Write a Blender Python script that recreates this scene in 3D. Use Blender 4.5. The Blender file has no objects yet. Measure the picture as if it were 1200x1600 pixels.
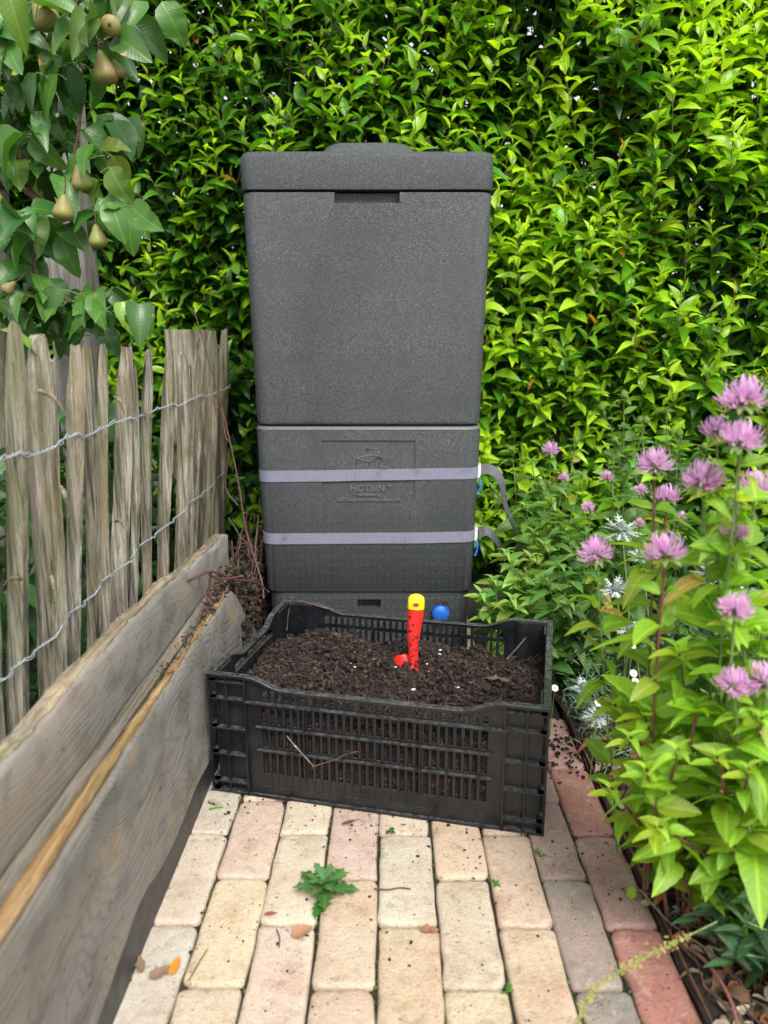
import bpy, bmesh, math, random
import numpy as np
from mathutils import Vector, Matrix, noise
R = math.radians
random.seed(7); rng = np.random.default_rng(11)
C = bpy.context.scene.collection
scene = bpy.context.scene

# ------------------------------------------------------------------ camera, sky, sun, exposure
H = 0.82; TH = math.atan(270/1170)
cam_d = bpy.data.cameras.new('camera'); cam = bpy.data.objects.new('camera', cam_d); C.objects.link(cam)
cam.location = (0, 0, H); cam.rotation_euler = (math.pi/2 - TH, 0, 0)
cam_d.sensor_fit = 'HORIZONTAL'; cam_d.sensor_width = 36; cam_d.lens = 35.1
cam_d.clip_start = 0.02; cam_d.clip_end = 300
cam_d.dof.use_dof = True; cam_d.dof.focus_distance = 1.55; cam_d.dof.aperture_fstop = 5.0
scene.camera = cam
SUN_EL, SUN_AZ = R(52), R(160)          # azimuth from +Y clockwise: the light comes from behind the camera, a little right
w = bpy.data.worlds.new('World'); scene.world = w; w.use_nodes = True
nt = w.node_tree; nt.nodes.clear()
sky = nt.nodes.new('ShaderNodeTexSky'); sky.sky_type = 'NISHITA'; sky.sun_disc = False
sky.sun_elevation = SUN_EL; sky.sun_rotation = SUN_AZ; sky.air_density = 1.0; sky.dust_density = 3.0
hsv = nt.nodes.new('ShaderNodeHueSaturation'); hsv.inputs['Saturation'].default_value = 0.22
bg = nt.nodes.new('ShaderNodeBackground'); bg.inputs[1].default_value = 0.15
wo = nt.nodes.new('ShaderNodeOutputWorld')
nt.links.new(sky.outputs[0], hsv.inputs['Color']); nt.links.new(hsv.outputs[0], bg.inputs[0]); nt.links.new(bg.outputs[0], wo.inputs[0])
sd = bpy.data.lights.new('sun', 'SUN'); sd.energy = 1.5; sd.angle = R(24); sd.color = (1, .965, .91)
so = bpy.data.objects.new('sun', sd); C.objects.link(so)
sdir = Vector((math.sin(SUN_AZ)*math.cos(SUN_EL), math.cos(SUN_AZ)*math.cos(SUN_EL), math.sin(SUN_EL)))
so.rotation_euler = sdir.to_track_quat('Z', 'Y').to_euler(); so.location = sdir*8
scene.view_settings.view_transform = 'Standard'; scene.view_settings.look = 'None'
scene.view_settings.exposure = 1.08; scene.view_settings.gamma = 1; scene.view_settings.use_curve_mapping = False

# ------------------------------------------------------------------ helpers
def at(px, py, Y):
    """the point of the garden at distance Y on the sight line measured in the photograph"""
    x = (px-600)/1170; y = (py-800)/1170; c, s = math.cos(TH), math.sin(TH)
    d = Vector((x, c - y*s, -s - y*c)); k = Y/d.y
    return Vector((d.x*k, Y, H + d.z*k))
def on(px, py, z=0.0):
    x = (px-600)/1170; y = (py-800)/1170; c, s = math.cos(TH), math.sin(TH)
    d = Vector((x, c - y*s, -s - y*c)); k = (z-H)/d.z
    return Vector((d.x*k, d.y*k, z))
def tag(o, label=None, cat=None, group=None, kind=None):
    if label: o['label'] = label
    if cat: o['category'] = cat
    if group: o['group'] = group
    if kind: o['kind'] = kind
    return o
def empty(name, loc=(0,0,0), rz=0, label=None, cat=None, group=None, kind=None):
    o = bpy.data.objects.new(name, None); C.objects.link(o); o.location = loc; o.rotation_euler = (0,0,rz)
    o.empty_display_size = .05
    return tag(o, label, cat, group, kind)
def link(name, me, parent=None, mat=None):
    o = bpy.data.objects.new(name, me); C.objects.link(o)
    if parent: o.parent = parent
    if mat and not me.materials: me.materials.append(mat)
    return o
def pyobj(name, V, F, mat, parent=None, smooth=False, sharp=None):
    me = bpy.data.meshes.new(name); me.from_pydata([tuple(v) for v in V], [], F); me.update()
    if smooth or sharp:
        me.shade_smooth()
        if sharp: me.set_sharp_from_angle(angle=R(sharp))
    return link(name, me, parent, mat)
class MB:
    def __init__(s): s.V = []; s.F = []
    def add(s, V, F):
        n = len(s.V); s.V += [tuple(v) for v in V]; s.F += [tuple(i+n for i in f) for f in F]; return s
    def box(s, x0, x1, y0, y1, z0, z1, M=None):
        V = [Vector(p) for p in ((x0,y0,z0),(x1,y0,z0),(x1,y1,z0),(x0,y1,z0),(x0,y0,z1),(x1,y0,z1),(x1,y1,z1),(x0,y1,z1))]
        if M: V = [M @ v for v in V]
        return s.add(V, [(0,3,2,1),(4,5,6,7),(0,1,5,4),(1,2,6,5),(2,3,7,6),(3,0,4,7)])
    def tube(s, P, r, n=6, cap=True):
        P = [Vector(p) for p in P]; rr = r if hasattr(r, '__len__') else [r]*len(P); V = []; F = []
        up = Vector((.13,.21,.97)); 
        for i, p in enumerate(P):
            t = (P[min(i+1,len(P)-1)] - P[max(i-1,0)]).normalized()
            a = t.cross(up); 
            if a.length < .15: a = t.cross(Vector((1,0,0)))
            a.normalize(); b = t.cross(a)
            for k in range(n):
                q = 2*math.pi*k/n; V.append(p + (a*math.cos(q) + b*math.sin(q))*rr[i])
        for i in range(len(P)-1):
            for k in range(n):
                F.append((i*n+k, i*n+(k+1)%n, (i+1)*n+(k+1)%n, (i+1)*n+k))
        if cap: F.append(tuple(range(n))); F.append(tuple(range(len(P)*n-1, len(P)*n-n-1, -1)))
        return s.add(V, F)
    def rings(s, RR, cap0=True, cap1=True):
        n = len(RR[0]); V = [v for r in RR for v in r]; F = []
        for i in range(len(RR)-1):
            for k in range(n): F.append((i*n+k, i*n+(k+1)%n, (i+1)*n+(k+1)%n, (i+1)*n+k))
        if cap0: F.append(tuple(range(n-1,-1,-1)))
        if cap1: F.append(tuple(range((len(RR)-1)*n, len(RR)*n)))
        return s.add(V, F)
    def prism(s, poly, w0, w1, M):
        """poly of (u,z) extruded from w0 to w1; M maps (u,w,z)"""
        n = len(poly); V = [M @ Vector((u,w0,z)) for u,z in poly] + [M @ Vector((u,w1,z)) for u,z in poly]
        F = [tuple(range(n)), tuple(range(2*n-1,n-1,-1))] + [(i,i+n,(i+1)%n+n,(i+1)%n) for i in range(n)]
        return s.add(V, F)
    def build(s, name, mat, parent=None, smooth=False, sharp=None): return pyobj(name, s.V, s.F, mat, parent, smooth, sharp)
def spline(pts, n):
    P = [Vector(p) for p in pts]; P = [P[0]*2-P[1]] + P + [P[-1]*2-P[-2]]; out = []
    for i in range(1, len(P)-2):
        for k in range(n):
            t = k/n; a,b,c,d = P[i-1],P[i],P[i+1],P[i+2]
            out.append(.5*((2*b)+(c-a)*t+(2*a-5*b+4*c-d)*t*t+(3*b-a-3*c+d)*t**3))
    return out + [P[-2]]

# ------------------------------------------------------------------ materials
class NT:
    def __init__(s, name):
        s.m = bpy.data.materials.new(name); s.m.use_nodes = True; s.t = s.m.node_tree; s.t.nodes.clear()
        s.out = s.t.nodes.new('ShaderNodeOutputMaterial'); s.p = s.t.nodes.new('ShaderNodeBsdfPrincipled')
        s.t.links.new(s.p.outputs[0], s.out.inputs[0])
    def n(s, ty, **kw):
        o = s.t.nodes.new('ShaderNode'+ty)
        for k, v in kw.items(): setattr(o, k, v)
        return o
    def l(s, a, b): s.t.links.new(a, b)
    def set(s, node, **kw):
        for k, v in kw.items(): node.inputs[k.replace('_',' ')].default_value = v
        return node
    def coord(s, kind='Object', scale=(1,1,1)):
        c = s.n('TexCoord'); m = s.n('Mapping'); m.inputs['Scale'].default_value = scale
        s.l(c.outputs[kind], m.inputs[0]); return m.outputs[0]
    def pos(s, scale=(1,1,1)):
        g = s.n('NewGeometry'); m = s.n('Mapping'); m.inputs['Scale'].default_value = scale
        s.l(g.outputs['Position'], m.inputs[0]); return m.outputs[0]
    def noise(s, vec, scale, detail=4, rough=.55, dist=0):
        o = s.n('TexNoise'); s.l(vec, o.inputs['Vector'])
        o.inputs['Scale'].default_value = scale; o.inputs['Detail'].default_value = detail
        o.inputs['Roughness'].default_value = rough; o.inputs['Distortion'].default_value = dist
        return o.outputs['Fac']
    def ramp(s, fac, stops, interp='LINEAR'):
        o = s.n('ValToRGB'); o.color_ramp.interpolation = interp; e = o.color_ramp.elements
        while len(e) < len(stops): e.new(.5)
        for el, (p, c) in zip(e, stops):
            el.position = p; el.color = (c[0],c[1],c[2],1) if hasattr(c,'__len__') else (c,c,c,1)
        s.l(fac, o.inputs[0]); return o.outputs[0]
    def mix(s, f, a, b, blend='MIX'):
        o = s.n('Mix', data_type='RGBA', blend_type=blend)
        for i, v in ((0,f),(6,a),(7,b)):
            if hasattr(v, 'is_linked'): s.l(v, o.inputs[i])
            elif i == 0: o.inputs[0].default_value = v
            else: o.inputs[i].default_value = (v[0],v[1],v[2],1)
        return o.outputs[2]
    def math(s, op, a, b=0.0):
        o = s.n('Math', operation=op)
        for i, v in ((0,a),(1,b)):
            if hasattr(v, 'is_linked'): s.l(v, o.inputs[i])
            else: o.inputs[i].default_value = v
        return o.outputs[0]
    def bump(s, h, strength=.5, dist=.002, nrm=None):
        b = s.n('Bump'); b.inputs['Strength'].default_value = strength; b.inputs['Distance'].default_value = dist
        s.l(h, b.inputs['Height'])
        if nrm: s.l(nrm, b.inputs['Normal'])
        return b.outputs[0]
    def fin(s, col=None, rough=.6, nrm=None, spec=.5):
        if col is not None:
            if hasattr(col, 'is_linked'): s.l(col, s.p.inputs['Base Color'])
            else: s.p.inputs['Base Color'].default_value = (*col, 1)
        if hasattr(rough, 'is_linked'): s.l(rough, s.p.inputs['Roughness'])
        else: s.p.inputs['Roughness'].default_value = rough
        if nrm: s.l(nrm, s.p.inputs['Normal'])
        s.p.inputs['Specular IOR Level'].default_value = spec
        return s.m

def m_leaf(name, rough=.42, transl=.35, tint=(1.25,1.35,.55), vein=.35, veinscale=9, spec=.5):
    s = NT(name); a = s.n('Attribute', attribute_name='Col')
    uv = s.n('UVMap'); sep = s.n('SeparateXYZ'); s.l(uv.outputs[0], sep.inputs[0])
    ay = s.math('ABSOLUTE', s.math('SUBTRACT', sep.outputs[1], .5))
    mid = s.ramp(ay, [(0,1),(.035,0)])
    # side veins slant forward from the midrib
    q = s.math('SUBTRACT', s.math('MULTIPLY', sep.outputs[0], veinscale), s.math('MULTIPLY', ay, veinscale*.9))
    saw = s.math('FRACT', q); sv = s.ramp(saw, [(0,1),(.12,0),(.88,0),(1,1)])
    v = s.math('MAXIMUM', mid, s.math('MULTIPLY', sv, .45))
    nz = s.noise(s.pos(), 60, 3); base = s.mix(s.math('MULTIPLY', nz, .5), a.outputs[0], (0,0,0))
    base = s.mix(.42, base, a.outputs[0])
    light = s.mix(1, a.outputs[0], (1.7,1.5,1.5), 'MULTIPLY')
    col = s.mix(s.math('MULTIPLY', v, vein), base, light)
    g = s.n('NewGeometry')
    back = s.mix(.45, col, s.mix(1, col, (1.5,1.45,1.9), 'MULTIPLY'))
    col2 = s.mix(g.outputs['Backfacing'], col, back)
    nb = s.bump(s.math('ADD', s.math('MULTIPLY', v, -.6), s.math('MULTIPLY', nz, .6)), .45, .0012)
    s.fin(col2, rough, nb, spec)
    tr = s.n('BsdfTranslucent'); s.l(s.mix(1, col, tint, 'MULTIPLY'), tr.inputs[0])
    mx = s.n('MixShader'); mx.inputs[0].default_value = transl
    s.l(s.p.outputs[0], mx.inputs[1]); s.l(tr.outputs[0], mx.inputs[2]); s.l(mx.outputs[0], s.out.inputs[0])
    if 'pear' in name:
        sp=s.ramp(s.noise(s.pos(),38,2),[(.70,0),(.735,1)]); s.l(s.mix(s.math('MULTIPLY',sp,.8),col2,(.62,.26,.04)),s.p.inputs['Base Color'])
    return s.m
def m_plain(name, col, rough=.6, nscale=80, var=.25, bump=.2, bdist=.001, spec=.5):
    s = NT(name); nz = s.noise(s.pos(), nscale, 5)
    c = s.ramp(nz, [(.3,[x*(1-var) for x in col]),(.7,[min(1,x*(1+var)) for x in col])])
    return s.fin(c, rough, s.bump(nz, bump, bdist), spec)
def m_wood(name, dark, mid, light, axis=2, green=0, orange=0, fine=1.0, gap=(.36,.5), rough=.85, wy=.0):
    s = NT(name); st = [70,70,70]; st[axis] = 4.0
    oi = s.n('ObjectInfo'); tc = s.n('TexCoord'); add = s.n('VectorMath', operation='ADD')
    s.l(tc.outputs['Object'], add.inputs[0]); cm = s.n('CombineXYZ')
    for i in range(3): s.l(s.math('MULTIPLY', oi.outputs['Random'], 7.3+i*3), cm.inputs[i])
    s.l(cm.outputs[0], add.inputs[1])
    def mp(sc):
        m = s.n('Mapping'); m.inputs['Scale'].default_value = sc; s.l(add.outputs[0], m.inputs[0]); return m.outputs[0]
    g1 = s.noise(mp([x*fine for x in st]), 1, 6, .65, .25)
    st2 = [200,200,200]; st2[axis] = 5
    g2 = s.noise(mp([x*fine for x in st2]), 1, 4, .7, .1)
    big = s.noise(mp((5,5,5)), 1, 4)
    g = s.math('ADD', s.math('MULTIPLY', g1, .65), s.math('MULTIPLY', g2, .35))
    col = s.ramp(g, [(gap[0],dark),(gap[1],mid),(.62,light)])
    ck = s.noise(mp([x*1.3*fine if x>10 else 1.1 for x in st]), 1, 5, .6, .6); col = s.mix(s.ramp(ck, [(.485,0),(.5,.8),(.515,0)]), col, dark)
    if green: col = s.mix(s.math('MULTIPLY', s.ramp(big, [(.42,0),(.62,1)]), green), col, (.17,.19,.07))
    if orange: col = s.mix(s.math('MULTIPLY', s.ramp(s.noise(mp((9,9,3)),1,4), [(.5,0),(.66,1)]), orange), col, (.42,.27,.15))
    fin_ = s.noise(mp((11,11,11)), 1, 5); col = s.mix(s.math('MULTIPLY', s.ramp(fin_,[(.3,1),(.55,0)]), .3), col, [x*.5 for x in mid])
    hb = s.math('ADD', g1, s.math('MULTIPLY', g2, .7))
    return s.fin(col, rough, s.bump(hb, 1.0, .010), .25)
def m_board(name, base, knots=True):
    """weathered plank: flowing annual rings, stretched along Y, with knots"""
    s = NT(name); tc = s.n('TexCoord')
    def mp(sc, loc=(0,0,0)):
        m = s.n('Mapping'); m.inputs['Scale'].default_value = sc; m.inputs['Location'].default_value = loc; s.l(tc.outputs['Object'], m.inputs[0]); return m.outputs[0]
    low = s.noise(mp((3,2.2,6)), 1, 2, .5, .3)
    sep = s.n('SeparateXYZ'); s.l(tc.outputs['Object'], sep.inputs[0])
    f = s.math('ADD', s.math('MULTIPLY', sep.outputs[2], 34), s.math('MULTIPLY', low, 13))
    f = s.math('ADD', f, s.math('MULTIPLY', s.noise(mp((20,5,60)), 1, 3), .6))
    knot = s.n('TexVoronoi', feature='F1'); s.l(mp((1,3.1,6.5),(3,.37,.2)), knot.inputs['Vector']); knot.inputs['Scale'].default_value = 1
    kd = knot.outputs['Distance']
    if knots: f = s.math('ADD', f, s.math('MULTIPLY', s.ramp(kd, [(0,1),(.45,0)]), 6.0))
    rings = s.ramp(s.math('FRACT', s.math('MULTIPLY', f, 2.2)), [(0,.15),(.18,.75),(.7,.9),(1,.2)])
    fine = s.noise(mp((150,5,260)), 1, 4, .7)
    big = s.noise(mp((4,2,5)), 1, 5, .6)
    blot = s.noise(mp((14,11,16)), 1, 6, .65)
    c = s.mix(s.math('ADD' , s.math('MULTIPLY', rings, .62 if knots else .12), .3 if knots else .85), [x*.5 for x in base], base)
    c = s.mix(s.ramp(fine, [(.35,.4),(.6,0)]), c, [x*.45 for x in base])
    c = s.mix(s.ramp(big, [(.35,0),(.7,.6)]), c, [x*1.35 for x in base])
    c = s.mix(s.ramp(blot, [(.47,0),(.66,.75)]), c, [x*.45 for x in base])
    c = s.mix(s.ramp(s.noise(mp((3,1.5,9),(7,7,7)), 1, 4), [(.5,0),(.68,.55)]), c, (.27,.21,.15))
    c = s.mix(s.ramp(s.noise(mp((90,60,90)), 1, 2), [(.68,0),(.73,.7)]), c, (.05,.045,.035))
    if knots:
        c = s.mix(s.ramp(kd, [(.03,.75),(.11,0)]), c, (.30,.19,.08))
        c = s.mix(s.ramp(s.noise(mp((5,4,7),(4,4,4)), 1, 4), [(.62,0),(.72,.55)]), c, (.42,.29,.13))
    hb = s.math('ADD', s.math('MULTIPLY', rings, .8), s.math('MULTIPLY', fine, .8))
    return s.fin(c, .85, s.bump(hb, .7 if knots else .35, .002), .25)
def m_brick():
    s = NT('brick_clay'); oi = s.n('ObjectInfo'); add = s.n('VectorMath', operation='ADD'); tc = s.n('TexCoord')
    s.l(tc.outputs['Object'], add.inputs[0]); cm = s.n('CombineXYZ')
    for i in range(3): s.l(s.math('MULTIPLY', oi.outputs['Random'], 5.1+i*4), cm.inputs[i])
    s.l(cm.outputs[0], add.inputs[1]); v = add.outputs[0]
    big = s.noise(v, 9, 4, .6, .4); fine = s.noise(v, 330, 3, .7); midn = s.noise(v, 45, 6, .7)
    c = oi.outputs['Color']
    c = s.mix(s.ramp(big, [(.42,0),(.68,.55)]), c, s.mix(.6, c, (.50,.27,.20)))
    c = s.mix(s.ramp(s.noise(v, 5.5, 3), [(.5,0),(.72,.5)]), c, s.mix(.5, c, (.62,.56,.42)))
    c = s.mix(s.ramp(midn, [(.30,.55),(.44,0)]), c, s.mix(1, c, (.42,.38,.36), 'MULTIPLY'))
    c = s.mix(s.ramp(fine, [(.36,.5),(.48,0)]), c, s.mix(1, c, (.50,.46,.42), 'MULTIPLY'))
    c = s.mix(s.ramp(s.noise(v, 17, 6, .7), [(.48,0),(.66,.6)]), c, s.mix(1, c, (.70,.62,.55), 'MULTIPLY'))
    c = s.mix(s.ramp(s.noise(v, 26, 5, .75, 1.0), [(.56,0),(.63,.55)]), c, s.mix(.35, c, (.66,.62,.54)))
    c = s.mix(s.ramp(s.noise(v, 7, 6, .8), [(.60,0),(.68,.45)]), c, s.mix(1, c, (.45,.40,.36), 'MULTIPLY'))
    c = s.mix(s.ramp(s.noise(v, 120, 2), [(.62,0),(.72,.14)]), c, (.7,.66,.58))
    # dirt stays on the worn sides and the pits
    g = s.n('NewGeometry'); z = s.n('SeparateXYZ'); s.l(g.outputs['Position'], z.inputs[0])
    side = s.ramp(s.math('ADD', z.outputs[2], s.math('MULTIPLY', midn, .004)), [(-.0045+.5-.5,1),(.0008,0)]) if False else None
    pits = s.n('TexVoronoi'); s.l(v, pits.inputs['Vector']); pits.inputs['Scale'].default_value = 60
    pit = s.ramp(pits.outputs['Distance'], [(.05,0),(.14,1)]); c = s.mix(s.math('MULTIPLY', s.math('SUBTRACT', 1, pit), .4), c, s.mix(1, c, (.3,.26,.22), 'MULTIPLY'))
    h = s.math('ADD', s.math('MULTIPLY', midn, .9), s.math('ADD', s.math('MULTIPLY', fine, .45), s.math('MULTIPLY', pit, .4)))
    return s.fin(c, .9, s.bump(h, .9, .0045), .25)
def m_foam(name, dots=False):
    s = NT(name); v = s.pos()
    vo = s.n('TexVoronoi', feature='DISTANCE_TO_EDGE'); s.l(v, vo.inputs['Vector']); vo.inputs['Scale'].default_value = 470
    vc = s.n('TexVoronoi'); s.l(v, vc.inputs['Vector']); vc.inputs['Scale'].default_value = 470
    edge = s.ramp(vo.outputs['Distance'], [(0,0),(.22,1)])
    big = s.noise(v, 5, 4); spot = s.noise(v, 900, 2)
    bead = s.n('SeparateColor'); s.l(vc.outputs['Color'], bead.inputs[0])
    c = s.mix(bead.outputs[0], (.046,.051,.056), (.122,.130,.137))
    c = s.mix(s.ramp(bead.outputs[1], [(.70,0),(.95,.55)]), c, (.235,.245,.255))
    c = s.mix(edge, (.018,.020,.022), c)
    c = s.mix(s.ramp(big, [(.35,.35),(.65,0)]), c, (.045,.05,.05))
    h = s.math('ADD', edge, s.math('MULTIPLY', spot, .3))
    z = s.n('SeparateXYZ'); s.l(v, z.inputs[0])
    low = s.ramp(s.math('ADD', z.outputs[2], s.math('MULTIPLY', big, .12)), [(.30,1),(.60,0)])     # blends to blue-black towards the bottom
    c = s.mix(s.math('MULTIPLY', low, .80), c, (.027,.032,.033))
    st=s.ramp(s.noise(s.pos((9,9,1.6)), 1, 5, .65), [(.5,0),(.7,.35)]); c = s.mix(st, c, (.030,.034,.032))
    mk=s.ramp(s.noise(s.pos((30,30,30)), 1, 5, .8), [(.69,0),(.74,.7)]); c = s.mix(mk, c, (.16,.14,.11))
    if dots:
        gx = s.math('FRACT', s.math('MULTIPLY', z.outputs[0], 62)); gz = s.math('FRACT', s.math('MULTIPLY', z.outputs[2], 45))
        d = s.math('ADD', s.math('POWER', s.math('SUBTRACT', gx, .5), 2), s.math('MULTIPLY', s.math('POWER', s.math('SUBTRACT', gz, .5), 2), 1.9))
        dm = s.ramp(d, [(.03,1),(.06,0)]); dm = s.math('MULTIPLY', dm, s.ramp(z.outputs[2], [(.2,1),(.45,.35)]))
        c = s.mix(s.math('MULTIPLY', dm, .38), c, (.085,.095,.10)); h = s.math('ADD', h, s.math('MULTIPLY', dm, 1.0))
    ro = s.ramp(spot, [(.3,.38),(.7,.6)])
    return s.fin(c, ro, s.bump(h, .55, .0012), .5)
def m_crate():
    s = NT('crate_plastic'); v = s.pos(); n1 = s.noise(v, 22, 5, .7); n2 = s.noise(v, 420, 3, .7); n3 = s.noise(v, 130, 3)
    c = s.mix(s.ramp(n1, [(.45,0),(.75,.7)]), (.005,.006,.008), (.016,.018,.021))
    c = s.mix(s.ramp(n2, [(.66,0),(.72,.75)]), c, (.22,.16,.11))
    g = s.n('NewGeometry'); sp = s.n('SeparateXYZ'); s.l(g.outputs['Normal'], sp.inputs[0])
    c = s.mix(s.math('MULTIPLY', s.ramp(sp.outputs[2], [(.6,0),(.95,1)]), s.ramp(n3, [(.4,.1),(.65,.8)])), c, (.10,.105,.11))   # dust lying on flat ledges
    return s.fin(c, s.ramp(n1, [(.3,.22),(.7,.48)]), s.bump(n3, .3, .001), .6)
def m_soil(name, c0=(.012,.008,.006), c1=(.05,.032,.022), scale=70):
    s = NT(name); v = s.pos(); n1 = s.noise(v, scale, 8, .7); n2 = s.noise(v, scale*6, 3, .7)
    c = s.ramp(n1, [(.32,c0),(.68,c1)]); c = s.mix(s.ramp(n2, [(.62,0),(.75,.5)]), c, (.13,.075,.045))
    return s.fin(c, .75, s.bump(s.math('ADD', n1, s.math('MULTIPLY', n2, .5)), 1, .006), .4)
def m_strap(name, col):
    s = NT(name); uv = s.n('UVMap'); sep = s.n('SeparateXYZ'); s.l(uv.outputs[0], sep.inputs[0])
    rib = s.math('FRACT', s.math('MULTIPLY', sep.outputs[0], 310)); r2 = s.ramp(rib, [(0,.0),(.25,1),(.75,1),(1,0)])
    nz = s.noise(s.pos(), 30, 5); c = s.mix(r2, [x*.55 for x in col], col)
    c = s.mix(s.ramp(nz, [(.52,0),(.75,.55)]), c, [x*.45 for x in col])
    c = s.mix(s.ramp(s.noise(s.pos(), 14, 6, .7), [(.66,0),(.72,.8)]), c, (.04,.035,.03))
    return s.fin(c, .55, s.bump(r2, .6, .001), .4)
def m_attr(name, rough=.6, transl=0, spec=.4):
    s = NT(name); a = s.n('Attribute', attribute_name='Col'); s.fin(a.outputs[0], rough, None, spec)
    if transl:
        tr = s.n('BsdfTranslucent'); s.l(a.outputs[0], tr.inputs[0]); mx = s.n('MixShader'); mx.inputs[0].default_value = transl
        s.l(s.p.outputs[0], mx.inputs[1]); s.l(tr.outputs[0], mx.inputs[2]); s.l(mx.outputs[0], s.out.inputs[0])
    return s.m

M = dict(
 hedge=m_leaf('hedge_leaf', .30, .44, (1.6,1.6,.45)), pear=m_leaf('pear_leaf', .33, .28, (1.4,1.6,.6), .7, 12),
 herb=m_leaf('bee_balm_leaf', .45, .5, (1.5,1.45,.5), .65, 9), shrubleaf=m_leaf('undergrowth_leaf', .45, .3),
 stem=m_plain('green_stem', (.16,.22,.07), .6), redstem=m_plain('red_stem', (.17,.06,.05), .6),
 twig=m_plain('brown_twig', (.09,.05,.035), .8, 120, .5, .6, .002), hstem=m_plain('hedge_stem', (.20,.17,.06), .7),
 bark=m_wood('pear_bark', (.07,.06,.05), (.20,.18,.15), (.34,.31,.26), 2, .4, 0, .6),
 picket=m_wood('chestnut_wood', (.05,.045,.035), (.30,.265,.21), (.66,.60,.50), 2, .55, .35, 1.0, (.40,.49)),
 post=m_wood('grey_post_wood', (.10,.09,.08), (.27,.25,.23), (.42,.40,.37), 2, .1, 0),
 board=m_board('weathered_board', (.225,.212,.192)), board2=m_board('smooth_grey_board', (.225,.208,.185), False),
 lath=m_wood('orange_lath_wood', (.09,.06,.035), (.36,.215,.085), (.52,.38,.21), 1, .25, .3),
 tan=m_wood('tan_lath_wood', (.08,.06,.04), (.27,.22,.15), (.50,.43,.32), 1, .55, .3),
 greylath=m_wood('grey_lath_wood', (.07,.06,.05), (.19,.165,.135), (.32,.285,.24), 1, .1, .2),
 dark=m_plain('dark_wood', (.035,.035,.037), .55, 40, .5, .4),
 brick=m_brick(), foam=m_foam('black_foam'), foamd=m_foam('black_foam_dimpled', True), crate=m_crate(),
 compost=m_soil('compost',(.008,.0055,.0045),(.035,.022,.016)), soil=m_soil('garden_soil', (.010,.008,.006), (.045,.032,.024), 50),
 joint=m_soil('joint_sand', (.012,.011,.008), (.055,.05,.032), 90),
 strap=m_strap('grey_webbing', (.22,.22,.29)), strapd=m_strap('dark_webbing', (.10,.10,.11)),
 wire=m_plain('galvanised_wire', (.34,.38,.41), .45, 200, .3), petal=m_attr('pink_petal', .6, .5), sil=m_attr('silver_bract', .5, .15),
 dead=m_attr('dead_leaf', .75, .15, .2), chunk=m_attr('compost_crumb', .7, 0, .35),
twigred=m_plain('red_brown_twig',(.085,.035,.028),.7,150,.4,.5), red=m_plain('red_handle', (.62,.022,.018), .35, 60, .15, .1), yellow=m_plain('yellow_cap', (.80,.62,.01), .35, 60, .12, .1),
 black=m_plain('black_hole', (.008,.008,.008), .7), blue=m_plain('blue_plastic', (.02,.14,.55), .4, 60, .3), metal=m_plain('buckle_metal', (.60,.62,.62), .35, 80, .2),
 corten=m_plain('rust_steel', (.12,.055,.035), .8, 60, .5, .5), white=m_plain('white_petal', (.8,.8,.78), .6, 60, .05), ycen=m_plain('daisy_centre', (.75,.50,.03), .7), fruit=None)
def m_fruit():
    s = NT('pear_skin'); v = s.coord(); n1 = s.noise(s.pos(), 32, 5, .6); n2 = s.noise(v, 260, 3, .7)
    c = s.mix(s.ramp(n1, [(.4,0),(.62,1)]), (.19,.23,.05), (.24,.16,.065)); c = s.mix(s.ramp(n2, [(.58,0),(.68,.6)]), c, (.38,.27,.13))
    return s.fin(c, .5, s.bump(n2, .2, .0006), .4)
M['fruit'] = m_fruit()

# ------------------------------------------------------------------ leaves
def leaf_tpl(prof, nst=5, fold=.35, curl=.25, wav=.0, serr=0, seed=0, curl2=0):
    rr = random.Random(seed); V = []; UV = []; T = []; idx = []
    for i in range(nst):
        s = i/(nst-1); wv = prof(s); z = -curl*s*s + curl2*math.sin(s*math.pi); x = s - .12*curl*s*s
        if i in (0, nst-1): idx.append((len(V),)); V.append((x,0,z)); UV.append((s,.5)); continue
        idx.append((len(V),len(V)+1,len(V)+2))
        for sg in (-1,0,1):
            wz = fold*wv*abs(sg) + (rr.uniform(-1,1)*wav if sg else 0); q = wv*(1 + (serr*(1 if i%2 else -1) if sg else 0))
            V.append((x, sg*q, z+wz)); UV.append((s, .5+sg*q))
    for i in range(nst-1):
        a, b = idx[i], idx[i+1]
        if len(a) == 1: T += [(a[0],b[1],b[0]), (a[0],b[2],b[1])] 
        elif len(b) == 1: T += [(a[0],a[1],b[0]), (a[1],a[2],b[0])]
        else: T += [(a[0],a[1],b[1]),(a[0],b[1],b[0]),(a[1],a[2],b[2]),(a[1],b[2],b[1])]
    V = np.array(V,float); T = np.array(T); 
    n = np.cross(V[T[0][1]]-V[T[0][0]], V[T[0][2]]-V[T[0][0]])
    if n[2] < 0: T = T[:, ::-1]
    return V, T, np.array(UV,float)
def tri_mesh(name, V, T, UV=None, COL=None):
    me = bpy.data.meshes.new(name); me.vertices.add(len(V)); me.vertices.foreach_set('co', np.ascontiguousarray(V,dtype=np.float32).ravel())
    me.loops.add(T.size); me.loops.foreach_set('vertex_index', np.ascontiguousarray(T,dtype=np.int32).ravel())
    me.polygons.add(len(T)); me.polygons.foreach_set('loop_start', np.arange(0,T.size,3,dtype=np.int32)); me.polygons.foreach_set('loop_total', np.full(len(T),3,dtype=np.int32))
    me.update(calc_edges=True); me.shade_smooth()
    if UV is not None:
        u = me.uv_layers.new(name='UVMap'); u.data.foreach_set('uv', UV[T.ravel()].astype(np.float32).ravel())
    if COL is not None:
        a = me.color_attributes.new('Col', 'FLOAT_COLOR', 'POINT'); c4 = np.ones((len(V),4),np.float32); c4[:,:3] = COL; a.data.foreach_set('color', c4.ravel())
    return me
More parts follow.
